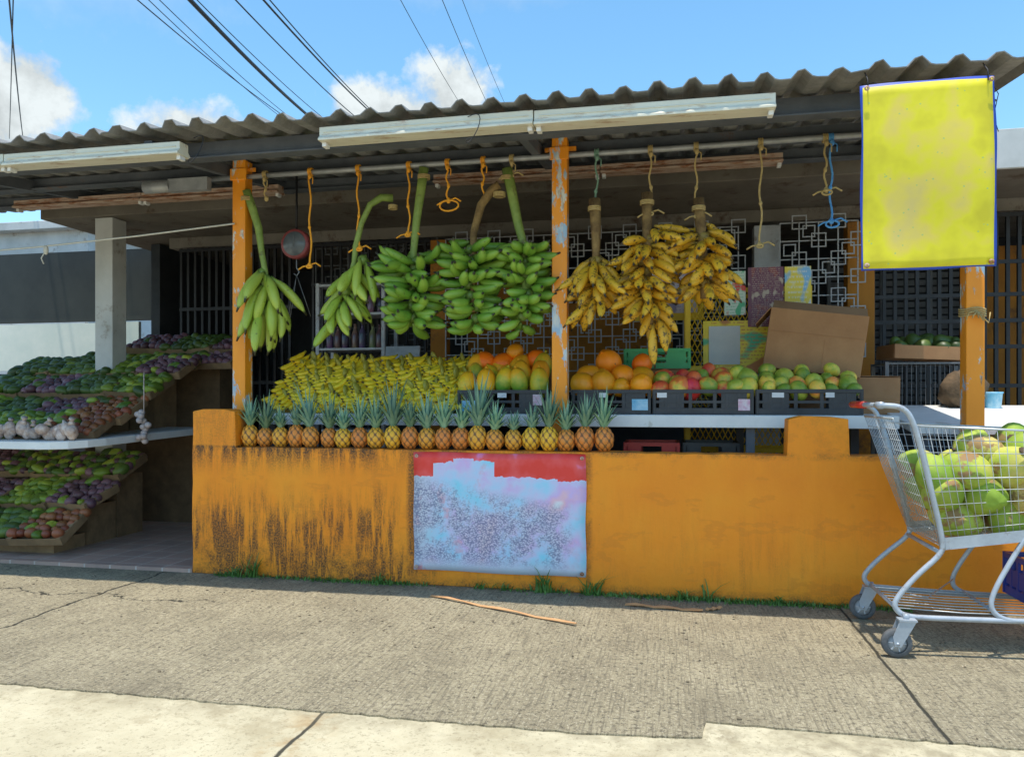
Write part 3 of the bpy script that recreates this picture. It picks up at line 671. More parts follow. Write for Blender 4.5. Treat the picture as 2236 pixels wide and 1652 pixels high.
stk = [[(-.38, 'sticker_blue', .1, .05), (0, 'sticker_white', .06, .12), (.4, 'sticker_pink', .06, .09)], [(-.1, 'sticker_white', .05, .12), (.38, 'sticker_blue', .1, .06)], [(-.42, 'sticker_white', .06, .12), (.42, 'sticker_pink', .07, .06)], [(-.3, 'sticker_white', .07, .12), (.2, 'sticker_white', .05, .12)]]
for (a, b), lab, sl in zip(crs, clab, stk):
    w = b - a - .015
    o = put('crate', crate_mesh(w, .44, .155, 'black_plastic'), ((a + b) / 2, .6, CZ), (0, 0, R.uniform(-.02, .02)), label=lab, cat='crate', group='black crates on the counter', bev=.002)
    for (sx, m, sw, zz) in sl:
        mb = MB(); mb.box((sx * w, -.2315, zz), (sw, .004, .07 if zz < .1 else .03)); put('sticker', mb.mesh('sticker', [m]), parent=o)
for (x, y, z, m, lab) in ((-.1, .7, .025, 'red_plastic', 'red milk crate under the counter'), (-.1, .7, .31, 'red_plastic', 'red milk crate stacked under the counter'), (.28, .75, .025, 'teal_plastic', 'teal milk crate under the counter'),
        (.28, .75, .31, 'teal_plastic', 'teal milk crate stacked under the counter'), (-.1, .7, .595, 'red_plastic', 'red milk crate on top of the stack'), (.28, .75, .595, 'black_plastic', 'black milk crate on top of the stack')):
    put('milk_crate', crate_mesh(.34, .34, .27, m), (x, y, z), label=lab, cat='crate', group='milk crates under the counter')
put('crate', crate_mesh(.44, .3, .14, 'green_plastic'), (-.07, 1.06, 1.36), label='bright green plastic crate behind the mangoes', cat='crate')
def cbox(w, d, h, tray=False, m='cardboard'):
    mb = MB(); t = .006
    if tray:
        mb.box((0, 0, t / 2), (w, d, t))
        for y in (-d / 2, d / 2): mb.box((0, y, h / 2), (w, t, h))
        for x in (-w / 2, w / 2): mb.box((x, 0, h / 2), (t, d - t * 2.2, h))
        for x in (-1, 1): mb.box((x * w * .46, 0, h + .003), (w * .08, d, t))
    else:
        mb.box((0, 0, h / 2), (w, d, h)); mb.box((0, -d * .25, h + .003), (w * 1.0, d * .5, .004), 0, Matrix.Rotation(-.06, 3, 'X'))
        mb.box((0, -d / 2 - .001, h * .42), (w * .99, .003, .003))
    return mb.mesh('cardboard_box', [m])
put('cardboard_box', cbox(.95, .3, .3), (-1.2, 1.0, 1.05), label='brown cardboard box behind the papayas', cat='box', bev=.003)
put('cardboard_box', cbox(.42, .28, .3), (-.07, 1.04, 1.05), label='brown cardboard box under the green crate', cat='box', bev=.003)
put('cardboard_box', cbox(.62, .32, .24), (1.16, .98, 1.052), (0, .02, .05), label='closed brown cardboard box on the counter', cat='box', bev=.004)
def openbox():
    mb = MB(); w, d, h = .6, .34, .4
    mb.box((0, -d / 2, h / 2), (w, .006, h)); mb.box((0, d / 2, h / 2), (w, .006, h)); mb.box((-w / 2, 0, h / 2), (.006, d - .01, h)); mb.box((w / 2, 0, h / 2), (.006, d - .01, h)); mb.box((0, 0, .003), (w - .01, d - .01, .005))
    mb.box((0, -d / 2 + .07, h + .03), (w * .98, .15, .005), 0, Matrix.Rotation(.45, 3, 'X')); mb.box((-w / 2 - .045, 0, h - .06), (.005, d * .95, .15), 0, Matrix.Rotation(.6, 3, 'Y'))
    mb.box((0, -d / 2 - .004, h * .62), (w * .985, .003, .004)); mb.box((w * .1, -d / 2 - .004, h * .3), (.004, .003, h * .5))
    return mb.mesh('cardboard_box', ['cardboard'])
put('cardboard_box', openbox(), (.95, .98, 1.325), (0, math.radians(8), -.14), label='large brown cardboard box tilted on another box', cat='box', bev=.002)
put('cardboard_box', cbox(.58, .3, .09, True), (1.8, 1.35, 1.42), (0, .04, .14), label='open cardboard tray of dark green avocados', cat='box')
mb = MB(); mb.box((0, 0, .13), (.28, .02, .26), 0, Matrix.Rotation(-.2, 3, 'X')); put('picture_panel', mb.mesh('picture_panel', ['galv']), (-2.02, 1.12, 1.3), label='small pale panel leaning behind the bananas', cat='panel')
mb = MB()
for x in (-.28, .28):
    for y in (-.18, .18): mb.box((x, y, .69), (.025, .025, 1.38))
for z in (.3, .7, 1.05, 1.37):
    for y in (-.18, .18): mb.box((0, y, z), (.56, .012, .012))
    for x in (-.28, .28): mb.box((x, 0, z), (.012, .36, .012))
    for k in range(-6, 7): mb.box((k * .043, 0, z), (.005, .36, .005))
for k in range(-9, 10): mb.box((k * .03, -.18, 1.2), (.003, .003, .34))
put('wire_stand', mb.mesh('wire_stand', ['shade_grey']), (1.78, 1.4, .025), label='wire basket stand behind the white table', cat='stand')
mb = MB(); mb.ell((0, 0, .1), (.15, .1, .13), 14, 10, fn=lambda d, t, p: 1 + .18 * math.sin(5 * t) * math.sin(4 * p)); put('coconut_husk', mb.mesh('coconut_husk', ['jute']), (1.95, 1.12, 1.1), label='dry brown coconut husk on the white table', cat='coconut husk')
mb = MB(); mb.lathe([(0, 0), (.05, 0), (.06, .11), (.064, .11), (.064, .1)], 18); put('bucket', mb.mesh('bucket', ['sticker_blue']), (2.12, 1.1, 1.085), label='small blue and white bucket on the table', cat='bucket')

# ------------------------------------------------------------------ fruit prototypes
def papaya_mesh(k):
    mb = MB(); mb.ell((0, 0, 0), (.06, .06, .09 * k), 14, 12, fn=lambda d, t, p: (1 + .12 * -d.z) * (1 + .03 * math.cos(5 * t))); mb.tube([(0, 0, .08 * k), (0, 0, .092 * k)], .008, 6); return mb.mesh('papaya', ['papaya'])
def round_mesh(name, r, m, kx=1, kz=1, lob=0.02):
    mb = MB(); ph0 = R.uniform(0, 6)
    mb.ell((0, 0, 0), (r * kx, r, r * kz), 16, 12, fn=lambda d, t, p: 1 + lob * math.cos(3 * t + ph0) + .09 * d.x * (1 - d.z))
    mb.tube([(0, 0, r * kz * .97), (.002, 0, r * kz * 1.06)], r * .09, 5); return mb.mesh(name, [m])
def coco_mesh():
    mb = MB(); ph0 = R.uniform(0, 6); r = .087
    def f(d, t, p):
        c = math.cos(3 * t + ph0)
        return 1 + .07 * (abs(c) ** .6 * (1 if c > 0 else -1)) * math.sin(p) ** .8 + .16 * max(0, -d.z) ** 5 + .08 * max(0, d.z) ** 6
    mb.ell((0, 0, 0), (r, r, r * 1.1), 24, 16, fn=f)
    mb.lathe([(.012, r * 1.13), (.026, r * 1.17), (.012, r * 1.23), (0, r * 1.2)], 8, mi=1); return mb.mesh('coconut', ['coconut', 'jute'])
PAP = [papaya_mesh(1), papaya_mesh(1.12)]; PAPR = [round_mesh('papaya', .076, 'papaya_ripe', 1, 1.05, .03) for _ in range(2)]
MR = [round_mesh('mango', .06, 'mango_red', 1.16, .95) for _ in range(3)]; MG = [round_mesh('mango', .051, 'mango_green', 1.18, .94) for _ in range(3)]
COC = [coco_mesh() for _ in range(4)]
ON = round_mesh('onion', .038, 'onion', 1, .85); PE = round_mesh('pepper', .042, 'pepper', 1.5, .8, .08); TO = round_mesh('tomato', .036, 'tomato', 1, .9); AV = round_mesh('avocado', .042, 'avocado', 1.35, .9)
def lay(name, meshes, rows, x0, x1, lab, cat, group, lean=None, sc=(.9, 1.1), lr=.3):
    for (y, z, n, off) in rows:
        for i in range(n):
            x = x0 + (x1 - x0) * (i + .5 + off) / n + R.uniform(-.016, .016)
            me = meshes[R.randrange(len(meshes))]
            rot = (R.uniform(0, 6), R.uniform(0, 6), R.uniform(0, 6)) if lean is None else (lean + R.uniform(-lr, lr), R.uniform(-lr, lr), R.uniform(-.4, .4))
            put(name, me, (x, y + R.uniform(-.018, .018), z + R.uniform(-.015, .018)), rot, R.uniform(*sc), lab, cat, None, group)
lay('papaya', PAP, [(.46, 1.265, 5, 0), (.56, 1.32, 5, .05), (.66, 1.36, 4, 0)], -1.36, -.78, 'elongated papaya turning from green to orange', 'papaya', 'papayas in the crate', -.35, (.9, 1.15), .35)
lay('papaya', PAPR, [(.68, 1.40, 4, .1), (.72, 1.48, 1, .1)], -1.34, -.82, 'ripe round orange papaya', 'papaya', 'ripe papayas in the crate', None, (.8, 1.05))
lay('papaya', PAPR, [(.46, 1.235, 4, 0), (.58, 1.28, 4, .05), (.68, 1.38, 2, .3), (.72, 1.25, 3, 0)], -.6, -.1, 'ripe round orange papaya', 'papaya', 'ripe papayas in the crate', None, (.8, 1.28))
lay('mango', MR, [(.45, 1.22, 5, 0), (.54, 1.255, 5, .1), (.64, 1.29, 4, .1), (.7, 1.34, 1, .2)], -.08, .4, 'red and green mango', 'mango', 'red mangoes in the crate', None, (.8, 1.2))
lay('mango', MG, [(.45, 1.23, 2, 0), (.56, 1.29, 2, 0)], .4, .53, 'plump yellow green mango', 'mango', 'green mangoes in the crate', None, (1.0, 1.35))
lay('mango', MG, [(.44, 1.205, 6, 0), (.51, 1.24, 6, .1), (.6, 1.275, 5, .1), (.68, 1.32, 3, 0)], .55, 1.14, 'plump yellow green mango', 'mango', 'green mangoes in the crate', None, (.8, 1.2))
lay('avocado', [AV], [(1.28, 1.50, 4, 0), (1.36, 1.52, 5, 0), (1.42, 1.54, 3, 0)], 1.56, 2.04, 'dark green avocado in the tray', 'avocado', 'avocados in the tray', None, (.9, 1.7))

# ------------------------------------------------------------------ bananas
def banana(mb, p0, d0, d1, Ln, r, rnd, mi=0, n=10, sides=7):
    p = Vector(p0); d0 = Vector(d0).normalized(); d1 = Vector(d1).normalized(); pts = [p.copy()]
    prof = [.36, .42, .74, .95, 1, 1.02, 1, .93, .7, .3, .17]
    for i in range(n):
        t = (i + .5) / n; d = (d0 * (1 - t) + d1 * t).normalized(); p = p + d * Ln / n; pts.append(p.copy())
    mb.tube(pts, [r * k for k in prof], sides, mi, [(i / n, rnd, 0, 1) for i in range(n + 1)])
def hand_mesh(n, Ln, r, m):
    """bananas side by side, stepping down the slope, lying across it and curving upwards at both ends"""
    mb = MB(); sgn = 1
    for i in range(n):
        k = i - (n - 1) / 2
        d0 = Vector((-.8, -.15 - .05 * k, -.75)); d1 = Vector((-.85, -.35, .38 + R.uniform(-.12, .12)))
        banana(mb, (.05 + .012 * k + R.uniform(-.006, .006), -k * r * 1.3, .045 - k * r * 1.25), d0, d1, Ln * R.uniform(.92, 1.08), r * R.uniform(.92, 1.08), R.random())
    mb.ell((.055, 0, .045), (.016, r * n * .55, r * n * .5), 8, 6); return mb.mesh('banana_hand', [m])
HM = [hand_mesh(4, .155, .0195, 'banana_yellow') for _ in range(4)] + [hand_mesh(5, .15, .019, 'banana_yellow') for _ in range(4)]
rows = [(.40, 1.10), (.455, 1.16), (.515, 1.22), (.58, 1.28), (.65, 1.335), (.72, 1.38)]
for ri, (y, z) in enumerate(rows):
    n = 14
    for i in range(n):
        x = -2.68 + (i + .2 + .5 * (ri % 2)) * (1.33 / n) + R.uniform(-.015, .015)
        zz = z + .012 * math.sin(x * 7 + 1) + R.uniform(-.01, .01)
        put('banana_bunch', HM[R.randrange(8)], (x, y + R.uniform(-.01, .01), zz), (R.uniform(-.25, .2), R.uniform(-.45, .15), .3 + R.uniform(-.4, .5)), R.uniform(.95, 1.12), 'small ripe yellow banana bunch on the pile', 'bananas', None, 'yellow banana bunches piled on the counter')
mb = MB(); mb.add([(-2.74, .42, 1.03), (-1.38, .42, 1.03), (-1.38, .86, 1.36), (-2.74, .86, 1.36), (-1.38, .95, 1.03), (-2.74, .95, 1.03)], [(0, 1, 2, 3), (1, 4, 2), (0, 3, 5), (3, 2, 4, 5)])
M['banana_cloth'] = mat('banana_cloth', (.3, .2, .02), (.5, .35, .03), 9, .8, .2)
put('display_ramp', mb.mesh('display_ramp', ['banana_cloth']), label='sloped board holding up the banana pile', cat='board')

def ropes(x, z1, m='orange_rope', z0=2.662, y=.2, knot=True, loop=0):
    mb = MB()
    for k in range(3): mb.tube([(x + .01 * (k - 1), y + .024 * math.cos(a), z0 + .024 * math.sin(a)) for a in [i * math.pi / 5 for i in range(10)]], .005, 5, closed=True)
    mb.ell((x + .004, y - .02, z0 - .035), (.014, .014, .02), 7, 5)
    mb.tube([(x + .006, y - .02, z0 - .03), (x + .03, y - .03, z0 - .05), (x + .028, y - .03, z0 - .09)], .004, 5)
    n = 12; pts = [(x + .008 * math.sin(i * 1.1 + x * 9), y - .015 + .015 * (i / n), z0 - .02 + (z1 - z0 + .02) * i / n) for i in range(n + 1)]
    mb.tube(pts, .0062, 6)
    if knot: mb.ell(pts[-1], (.016, .014, .02), 7, 5); mb.ell(pts[7], (.011, .011, .016), 7, 5)
    if loop:
        px, py, pz = pts[-1]
        mb.tube([(px + loop * math.sin(a) * (1 if a < 3.14 else .8), py - .01, pz - loop * .55 * (1 - math.cos(a)) * .9) for a in [i * math.pi / 7 for i in range(14)]], .0062, 6, closed=True)
        mb.tube([(px, py, pz), (px + .05, py - .01, pz + .012), (px + .085, py - .01, pz - .012)], .0055, 5)
        mb.tube([(px, py, pz), (px - .045, py - .01, pz - .01), (px - .075, py - .01, pz - .028)], .0055, 5)
    return mb.mesh('rope', [m])
for (x, z1, m, lp, lab) in ((-2.33, 2.04, 'orange_rope', .02, 'orange rope hanging empty with knotted end'), (-1.99, 2.14, 'orange_rope', .02, 'orange rope tied to a plantain stalk'), (-1.64, 2.22, 'orange_rope', .02, 'orange rope tied to a plantain stalk'),
        (-1.38, 2.42, 'orange_rope', .07, 'orange rope with a looped end'), (-1.145, 2.42, 'orange_rope', 0, 'orange rope tied to a dark plantain stalk'), (-.96, 2.56, 'tan_rope', .02, 'tan rope knotted on the pipe'),
        (-.425, 2.27, 'green_rope', 0, 'green rope holding a ripe plantain bunch'), (-.1, 2.28, 'tan_rope', .02, 'tan rope holding a ripe plantain bunch'), (.17, 2.25, 'tan_rope', .02, 'tan rope holding a ripe plantain bunch'),
        (.54, 2.06, 'tan_rope', .02, 'tan rope hanging empty with knots'), (.90, 2.36, 'tan_rope', .03, 'frayed tan rope hanging empty'), (.93, 2.18, 'blue_rope', .04, 'thin frayed blue twine hanging from the pipe'), (-2.66, 2.5, 'tan_rope', 0, 'tan rope holding a plantain bunch')):
    put('rope', ropes(x, z1, m, loop=lp), label=lab, cat='rope', group='ropes on the hanging pipe')

def bunch(x, y, stalk, tiers, mat_, lab, m_stalk, seed, sr=.02, jit=1.0):
    q = random.Random(seed); e = empty('plantain_bunch', (x, y, 0), lab, 'plantains', 'plantain bunches hanging from the pipe')
    mb = MB(); N = len(stalk); mb.tube(stalk, [sr * (1.15 - .5 * i / (N - 1)) * q.uniform(.9, 1.1) for i in range(N)], 8)
    for k in range(3): mb.tube([(stalk[0][0] + sr * 1.25 * math.cos(a), stalk[0][1] + sr * 1.25 * math.sin(a), stalk[0][2] - .05 - .01 * k) for a in [i * math.pi / 5 for i in range(10)]], .005, 5, 1, closed=True)
    put('stalk', mb.mesh('stalk', [m_stalk, 'tan_rope']), parent=e)
    for (dx, z, n, Ln, r, A, B) in tiers:
        mb = MB(); ph = q.uniform(0, 6); twh = q.uniform(-.9, .9) * jit; tilt = q.uniform(-.07, .07); td = q.uniform(0, 6.28)
        cr = Vector((dx, 0, z))
        for j in range(n):
            th = ph + 2 * math.pi * (j + q.uniform(-.3, .3)) / n
            out = Vector((math.cos(th), math.sin(th), 0)); aa = math.radians(A + q.uniform(-14, 14)); bb = math.radians(B + q.uniform(-20, 20))
            tw = Vector((-out.y, out.x, 0)) * (twh + q.uniform(-.3, .3))
            d0 = out * math.cos(aa) + Vector((0, 0, math.sin(aa))) + tw * .3; d1 = out * math.cos(bb) + Vector((0, 0, math.sin(bb))) + tw
            zo = tilt * math.cos(th - td) + (.02 if j % 2 else -.02) + q.uniform(-.012, .012)
            banana(mb, cr + out * .025 + Vector((0, 0, zo)), d0, d1, Ln * q.uniform(.85, 1.14), r * q.uniform(.88, 1.1), q.random(), sides=8)
        mb.ell(cr, (.036, .036, .035), 10, 6, afn=lambda d, t, p: (0, .5, 0, 1))
        put('plantain_hand', mb.mesh('plantain_hand', [mat_]), parent=e)
bunch(-2.66, .2, [(-.13, -.02, 2.56), (-.1, 0, 2.45), (-.05, 0, 2.3), (-.03, 0, 2.15), (0, 0, 2.0), (.01, 0, 1.85)],
    [(-.02, 2.0, 5, .34, .033, -50, -75), (.01, 1.93, 7, .36, .034, -42, -72), (.02, 1.84, 6, .34, .034, -55, -85), (-.02, 1.75, 4, .29, .033, -65, -88)], 'plantain_lime', 'light green plantain bunch with long drooping fruit', 'stalk_green', 1, .026)
bunch(-2.04, .2, [(.27, .05, 2.47), (.2, .02, 2.47), (.13, 0, 2.42), (.07, 0, 2.3), (.03, 0, 2.15), (.02, 0, 2.05), (-.03, 0, 1.85), (-.05, 0, 1.7)],
    [(.08, 2.06, 5, .27, .029, -50, -80), (.02, 1.97, 6, .26, .029, -35, -78), (-.04, 1.86, 6, .26, .029, -42, -80), (-.09, 1.76, 6, .25, .029, -50, -82)], 'plantain_lime', 'narrow green plantain bunch on a bent stalk', 'stalk_green', 2, .022)
def full(z0, z1, n, cnt, Ln, r, A, B, dx=0, taper=.8, vb=0, seed=0):
    q = random.Random(seed)
    return [(dx + q.uniform(-.03, .03), z0 + (z1 - z0) * i / (n - 1), cnt, Ln * (1 - (1 - taper) * i / (n - 1)), r, A - 5 * i, B + q.uniform(-vb, vb)) for i in range(n)]
bunch(-1.62, .2, [(.08, .0, 2.64), (.06, 0, 2.5), (.03, 0, 2.3), (.01, 0, 2.1), (0, 0, 1.7)], full(2.04, 1.68, 6, 10, .26, .031, -8, 26, vb=25, seed=2), 'plantain_green', 'bright green plantain bunch with a thick stalk', 'stalk_green', 3, .03)
bunch(-1.21, .2, [(.17, .0, 2.5), (.12, 0, 2.47), (.05, 0, 2.38), (.0, 0, 2.2), (0, 0, 2.05), (0, 0, 1.7)], full(2.1, 1.66, 7, 10, .235, .03, -8, 28, vb=28, seed=3), 'plantain_green', 'dense green plantain bunch with a dark dried stalk', 'stalk_brown', 4, .03)
bunch(-.87, .2, [(-.12, .0, 2.6), (-.09, 0, 2.45), (-.05, 0, 2.25), (-.01, 0, 2.1), (0, 0, 1.7)], full(2.08, 1.67, 7, 10, .2, .029, -4, 34, vb=28, seed=4), 'plantain_green', 'compact green plantain bunch beside the post', 'stalk_green', 5, .03)
bunch(-.43, .2, [(-.01, .0, 2.38), (0, 0, 2.2), (0, 0, 2.05), (0, 0, 1.75)], [(0, 2.0, 7, .24, .028, -40, -68), (0, 1.93, 9, .25, .029, -28, -58), (.02, 1.86, 9, .24, .029, -20, -50), (0, 1.79, 8, .23, .028, -32, -65)], 'plantain_yellow', 'ripe yellow plantain bunch with drooping fruit', 'stalk_brown', 6, .03, .6)
bunch(-.12, .2, [(0, .0, 2.4), (0, 0, 2.2), (0, 0, 2.0), (.02, 0, 1.6)], full(2.12, 1.74, 7, 10, .225, .027, -5, -45, vb=20, seed=6, taper=.95) + [(.05, 1.67, 5, .24, .026, -65, -88)], 'plantain_yellow', 'large ripe yellow plantain bunch', 'stalk_brown', 7, .032, .6)
bunch(.215, .2, [(-.03, .0, 2.35), (-.02, 0, 2.2), (0, 0, 2.0), (0, 0, 1.75)], full(2.12, 1.84, 5, 10, .215, .027, -2, -45, vb=20, seed=9, taper=.95), 'plantain_yellow', 'ripe yellow plantain bunch beside the posters', 'stalk_brown', 8, .03, .6)

# ------------------------------------------------------------------ pineapples
def pine_body():
    mb = MB()
    def h(d, th, ph):
        z = ph / math.pi; a = 3.5 * th + 12 * z; b = 3.5 * th - 12 * z
        return (abs(math.sin(a)) * abs(math.sin(b)))
    mb.ell((0, 0, .064), (.049, .049, .067), 48, 26, fn=lambda d, t, p: (1 + .1 * h(d, t, p)) * (1.0 + .12 * (1 - abs(d.z))), afn=lambda d, t, p: (h(d, t, p), 0, 0, 1))
    return mb.mesh('pineapple', ['pine'])
def crown(hh, n):
    mb = MB()
    for i in range(n):
        t = i / n; a = i * 2.4; ln = hh * (.5 + .55 * t) * R.uniform(.85, 1.1); sp = .62 * (1 - t) + .1
        out = Vector((math.cos(a), math.sin(a), 0)); side = Vector((-out.y, out.x, 0)); w = .0115 * (1 - .35 * t); pts = []
        for k in range(5):
            s = k / 4; c = out * (.01 + ln * sp * (s * .7 + s * s * .4)) + Vector((0, 0, .012 * t + ln * (s * (1 - .3 * sp) - .22 * sp * s * s)))
            ww = w * (1.0, 1.1, .9, .55, .04)[k]; pts += [c - side * ww + Vector((0, 0, ww * .35)), c, c + side * ww + Vector((0, 0, ww * .35))]
        mb.add(pts, [(k * 3 + j, k * 3 + j + 1, k * 3 + j + 4, k * 3 + j + 3) for k in range(4) for j in (0, 1)], 0, None, True)
    return mb.mesh('crown', ['leaf'])
PB = pine_body()
hts = [.13, .17, .10, .10, .19, .17, .12, .15, .15, .22, .12, .17, .15, .12, .21, .13, .09, .10, .17, .13, .14, .14]
for i in range(22):
    x = -2.705 + i * .1111 + R.uniform(-.006, .006); s = R.uniform(.97, 1.07)
    o = put('pineapple', PB, (x, .08 + R.uniform(-.012, .012), .834), (0, R.uniform(-.05, .05), R.uniform(0, 6)), (s, s, s * R.uniform(.92, 1.1)), 'small ripe pineapple standing on the low wall', 'pineapple', None, 'pineapples lined up on the low wall')
    put('crown', crown(hts[i] * 1.55, R.randint(30, 40)), (0, 0, .122), (R.uniform(-.1, .1), R.uniform(-.12, .12), 0), parent=o)

# ------------------------------------------------------------------ banners
def cloth(name, w, h, m, loc, lab, bend=.012):
    mb = MB(); nx, nz = 14, 18; vs = []
    for i in range(nx + 1):
        for j in range(nz + 1):
            u, v_ = i / nx, j / nz
            vs.append((w * (u - .5) + .003 * math.sin(v_ * 11), bend * (math.sin(u * 5 + v_ * 2) * .5 + .4 * math.sin(v_ * 7 + u)), h * (v_ - .5) + .003 * math.sin(u * 9)))
    fs = [(i * (nz + 1) + j, (i + 1) * (nz + 1) + j, (i + 1) * (nz + 1) + j + 1, i * (nz + 1) + j + 1) for i in range(nx) for j in range(nz)]
    mb.add(vs, fs, 0, None, True)
    o = put(name, mb.mesh(name, [m]), loc, label=lab, cat='banner')
    so = o.modifiers.new('Solid', 'SOLIDIFY'); so.thickness = .002
    for sx in (-1, 1):
        for sz in (-1, 1):
            mb = MB(); mb.lathe([(.004, -.004), (.011, -.004), (.012, 0), (.004, 0), (.004, -.004)], 12, (sx * (w / 2 - .022), -.01, sz * (h / 2 - .022)), 'y'); put('eyelet', mb.mesh('eyelet', ['rusty_enamel']), parent=o)
    return o
cloth('hanging_banner', .56, .855, 'sign', (1.155, -.74, 2.165), 'faded yellow hanging banner with blue border', .02)
mb = MB()
for sx in (-.25, .25): mb.tube([(1.155 + sx, -.74, 2.57), (1.155 + sx, -.73, 2.62), (1.155 + sx, -.68, 2.67)], .003, 5)
mb.tube([(1.41, -.73, 2.58), (1.46, -.7, 2.52), (1.44, -.7, 2.42), (1.46, -.7, 2.35)], .002, 5)
put('tie_wire', mb.mesh('tie_wire', ['cable']), label='dark wire tying the yellow banner to the roof', cat='wire')
cloth('wall_banner', 1.066, .725, 'banner', (-1.002, -.016, .458), 'washed out pastel banner with red top on the wall', .008)

# ------------------------------------------------------------------ shopping cart
CX, CY = 1.0, -.53
cart = empty('shopping_cart', (CX, CY, 0), 'grey metal shopping cart loaded with green coconuts', 'shopping cart')
def lerp(a, b, t): return tuple(a[i] + (b[i] - a[i]) * t for i in range(len(a)))
def smoothpts(p, it=2):
    p = [Vector(q) for q in p]
    for _ in range(it):
        n = [p[0]]
        for a, b in zip(p, p[1:]): n += [a * .75 + b * .25, a * .25 + b * .75]
        n.append(p[-1]); p = n
    return p
C = {}
WR = .0017
for s in (-1, 1):
    C[s] = dict(rt=(.07, .265 * s, 1.03), rb=(.2, .225 * s, .49), ft=(1.0, .2 * s, .99), fb=(.93, .165 * s, .6))
mb = MB()
for s in (-1, 1):
    c = C[s]
    for i in range(27):
        t = i / 26; mb.tube([lerp(c['rt'], c['ft'], t), lerp(c['rb'], c['fb'], t)], WR, 4)
    for j in range(1, 9):
        t = j / 9; mb.tube([lerp(c['rt'], c['rb'], t), lerp(c['ft'], c['fb'], t)], WR if j != 4 else .003, 4)
a, b = C[-1], C[1]
for i in range(15):
    t = i / 14
    mb.tube([lerp(a['ft'], b['ft'], t), lerp(a['fb'], b['fb'], t)], WR, 4)
    mb.tube([lerp(a['rb'], b['rb'], t), lerp(a['fb'], b['fb'], t)], WR, 4)
for j in range(9):
    t = j / 8; mb.tube([lerp(a['ft'], a['fb'], t), lerp(b['ft'], b['fb'], t)], WR, 4)
for j in range(20):
    t = j / 19; mb.tube([lerp(a['rb'], a['fb'], t), lerp(b['rb'], b['fb'], t)], WR, 4)
mb.tube([a['rt'], a['ft'], b['ft'], b['rt']], .0055, 6); mb.tube([a['rb'], a['fb'], b['fb'], b['rb']], .0055, 6)
put('basket', mb.mesh('basket', ['wire']), parent=cart)
mb = MB()
for i in range(17):
    t = i / 16; y0 = -.25 + .5 * t; y1 = -.22 + .44 * t; mb.tube([(0, y0, 1.06), (.085, y0 * .97, .8), (.19, y1, .51)], WR, 4)
for j in range(12):
    t = j / 11; mb.tube([(.19 * t, -.25 + .03 * t, 1.06 - .55 * t), (.19 * t, .25 - .03 * t, 1.06 - .55 * t)], WR, 4)
mb.tube([(0, -.25, 1.06), (0, .25, 1.06)], .005, 6); put('rear_gate', mb.mesh('rear_gate', ['wire']), parent=cart)
mb = MB()
for s in (-1, 1):
    mb.tube(smoothpts([(-.055, .27 * s, 1.12), (.03, .275 * s, 1.115), (.075, .275 * s, 1.06), (.13, .26 * s, .85), (.215, .235 * s, .5), (.2, .235 * s, .45), (.1, .25 * s, .36), (.02, .265 * s, .27), (-.005, .27 * s, .22), (.03, .27 * s, .18), (.12, .27 * s, .172), (.9, .2 * s, .172)]), .0125, 8)
    mb.tube(smoothpts([(.56, .2 * s, .54), (.52, .2 * s, .47), (.42, .225 * s, .3), (.4, .235 * s, .22), (.45, .24 * s, .175), (.55, .235 * s, .172)]), .0115, 8)
    mb.tube(smoothpts([(.9, .2 * s, .172), (.98, .19 * s, .18), (1.0, .18 * s, .3), (.93, .165 * s, .59)]), .0115, 8)
    mb.add([(.2, .236 * s, .47), (.95, .172 * s, .57), (.95, .172 * s, .62), (.2, .236 * s, .525)], [(0, 1, 2, 3)])
mb.tube([(.2, -.24, .46), (.2, .24, .46)], .01, 8); mb.tube([(.03, -.27, .19), (.03, .27, .19)], .009, 8); mb.tube([(.45, -.235, .185), (.45, .235, .185)], .008, 8); mb.tube([(.88, -.2, .18), (.88, .2, .18)], .009, 8)
put('frame', mb.mesh('frame', ['cart_grey']), parent=cart)
mb = MB()
for k in range(9): y = -.22 + k * .055; mb.tube([(.03, y, .2), (.3, y * .97, .19), (.9, y * .8, .19)], .003, 5)
mb.tube([(.07, -.25, .27), (.22, 0, .2), (.4, .2, .25)], .004, 5)
put('lower_rack', mb.mesh('lower_rack', ['wire']), parent=cart)
mb = MB(); mb.tube([(-.055, -.27, 1.12), (-.055, .27, 1.12)], .0125, 10); mb.tube([(-.055, .02, 1.12), (-.055, .275, 1.12)], .0175, 12, 1); mb.tube([(-.055, -.28, 1.12), (-.055, -.2, 1.12)], .0165, 12)
put('handle', mb.mesh('handle', ['cart_grey', 'red_plastic']), parent=cart)
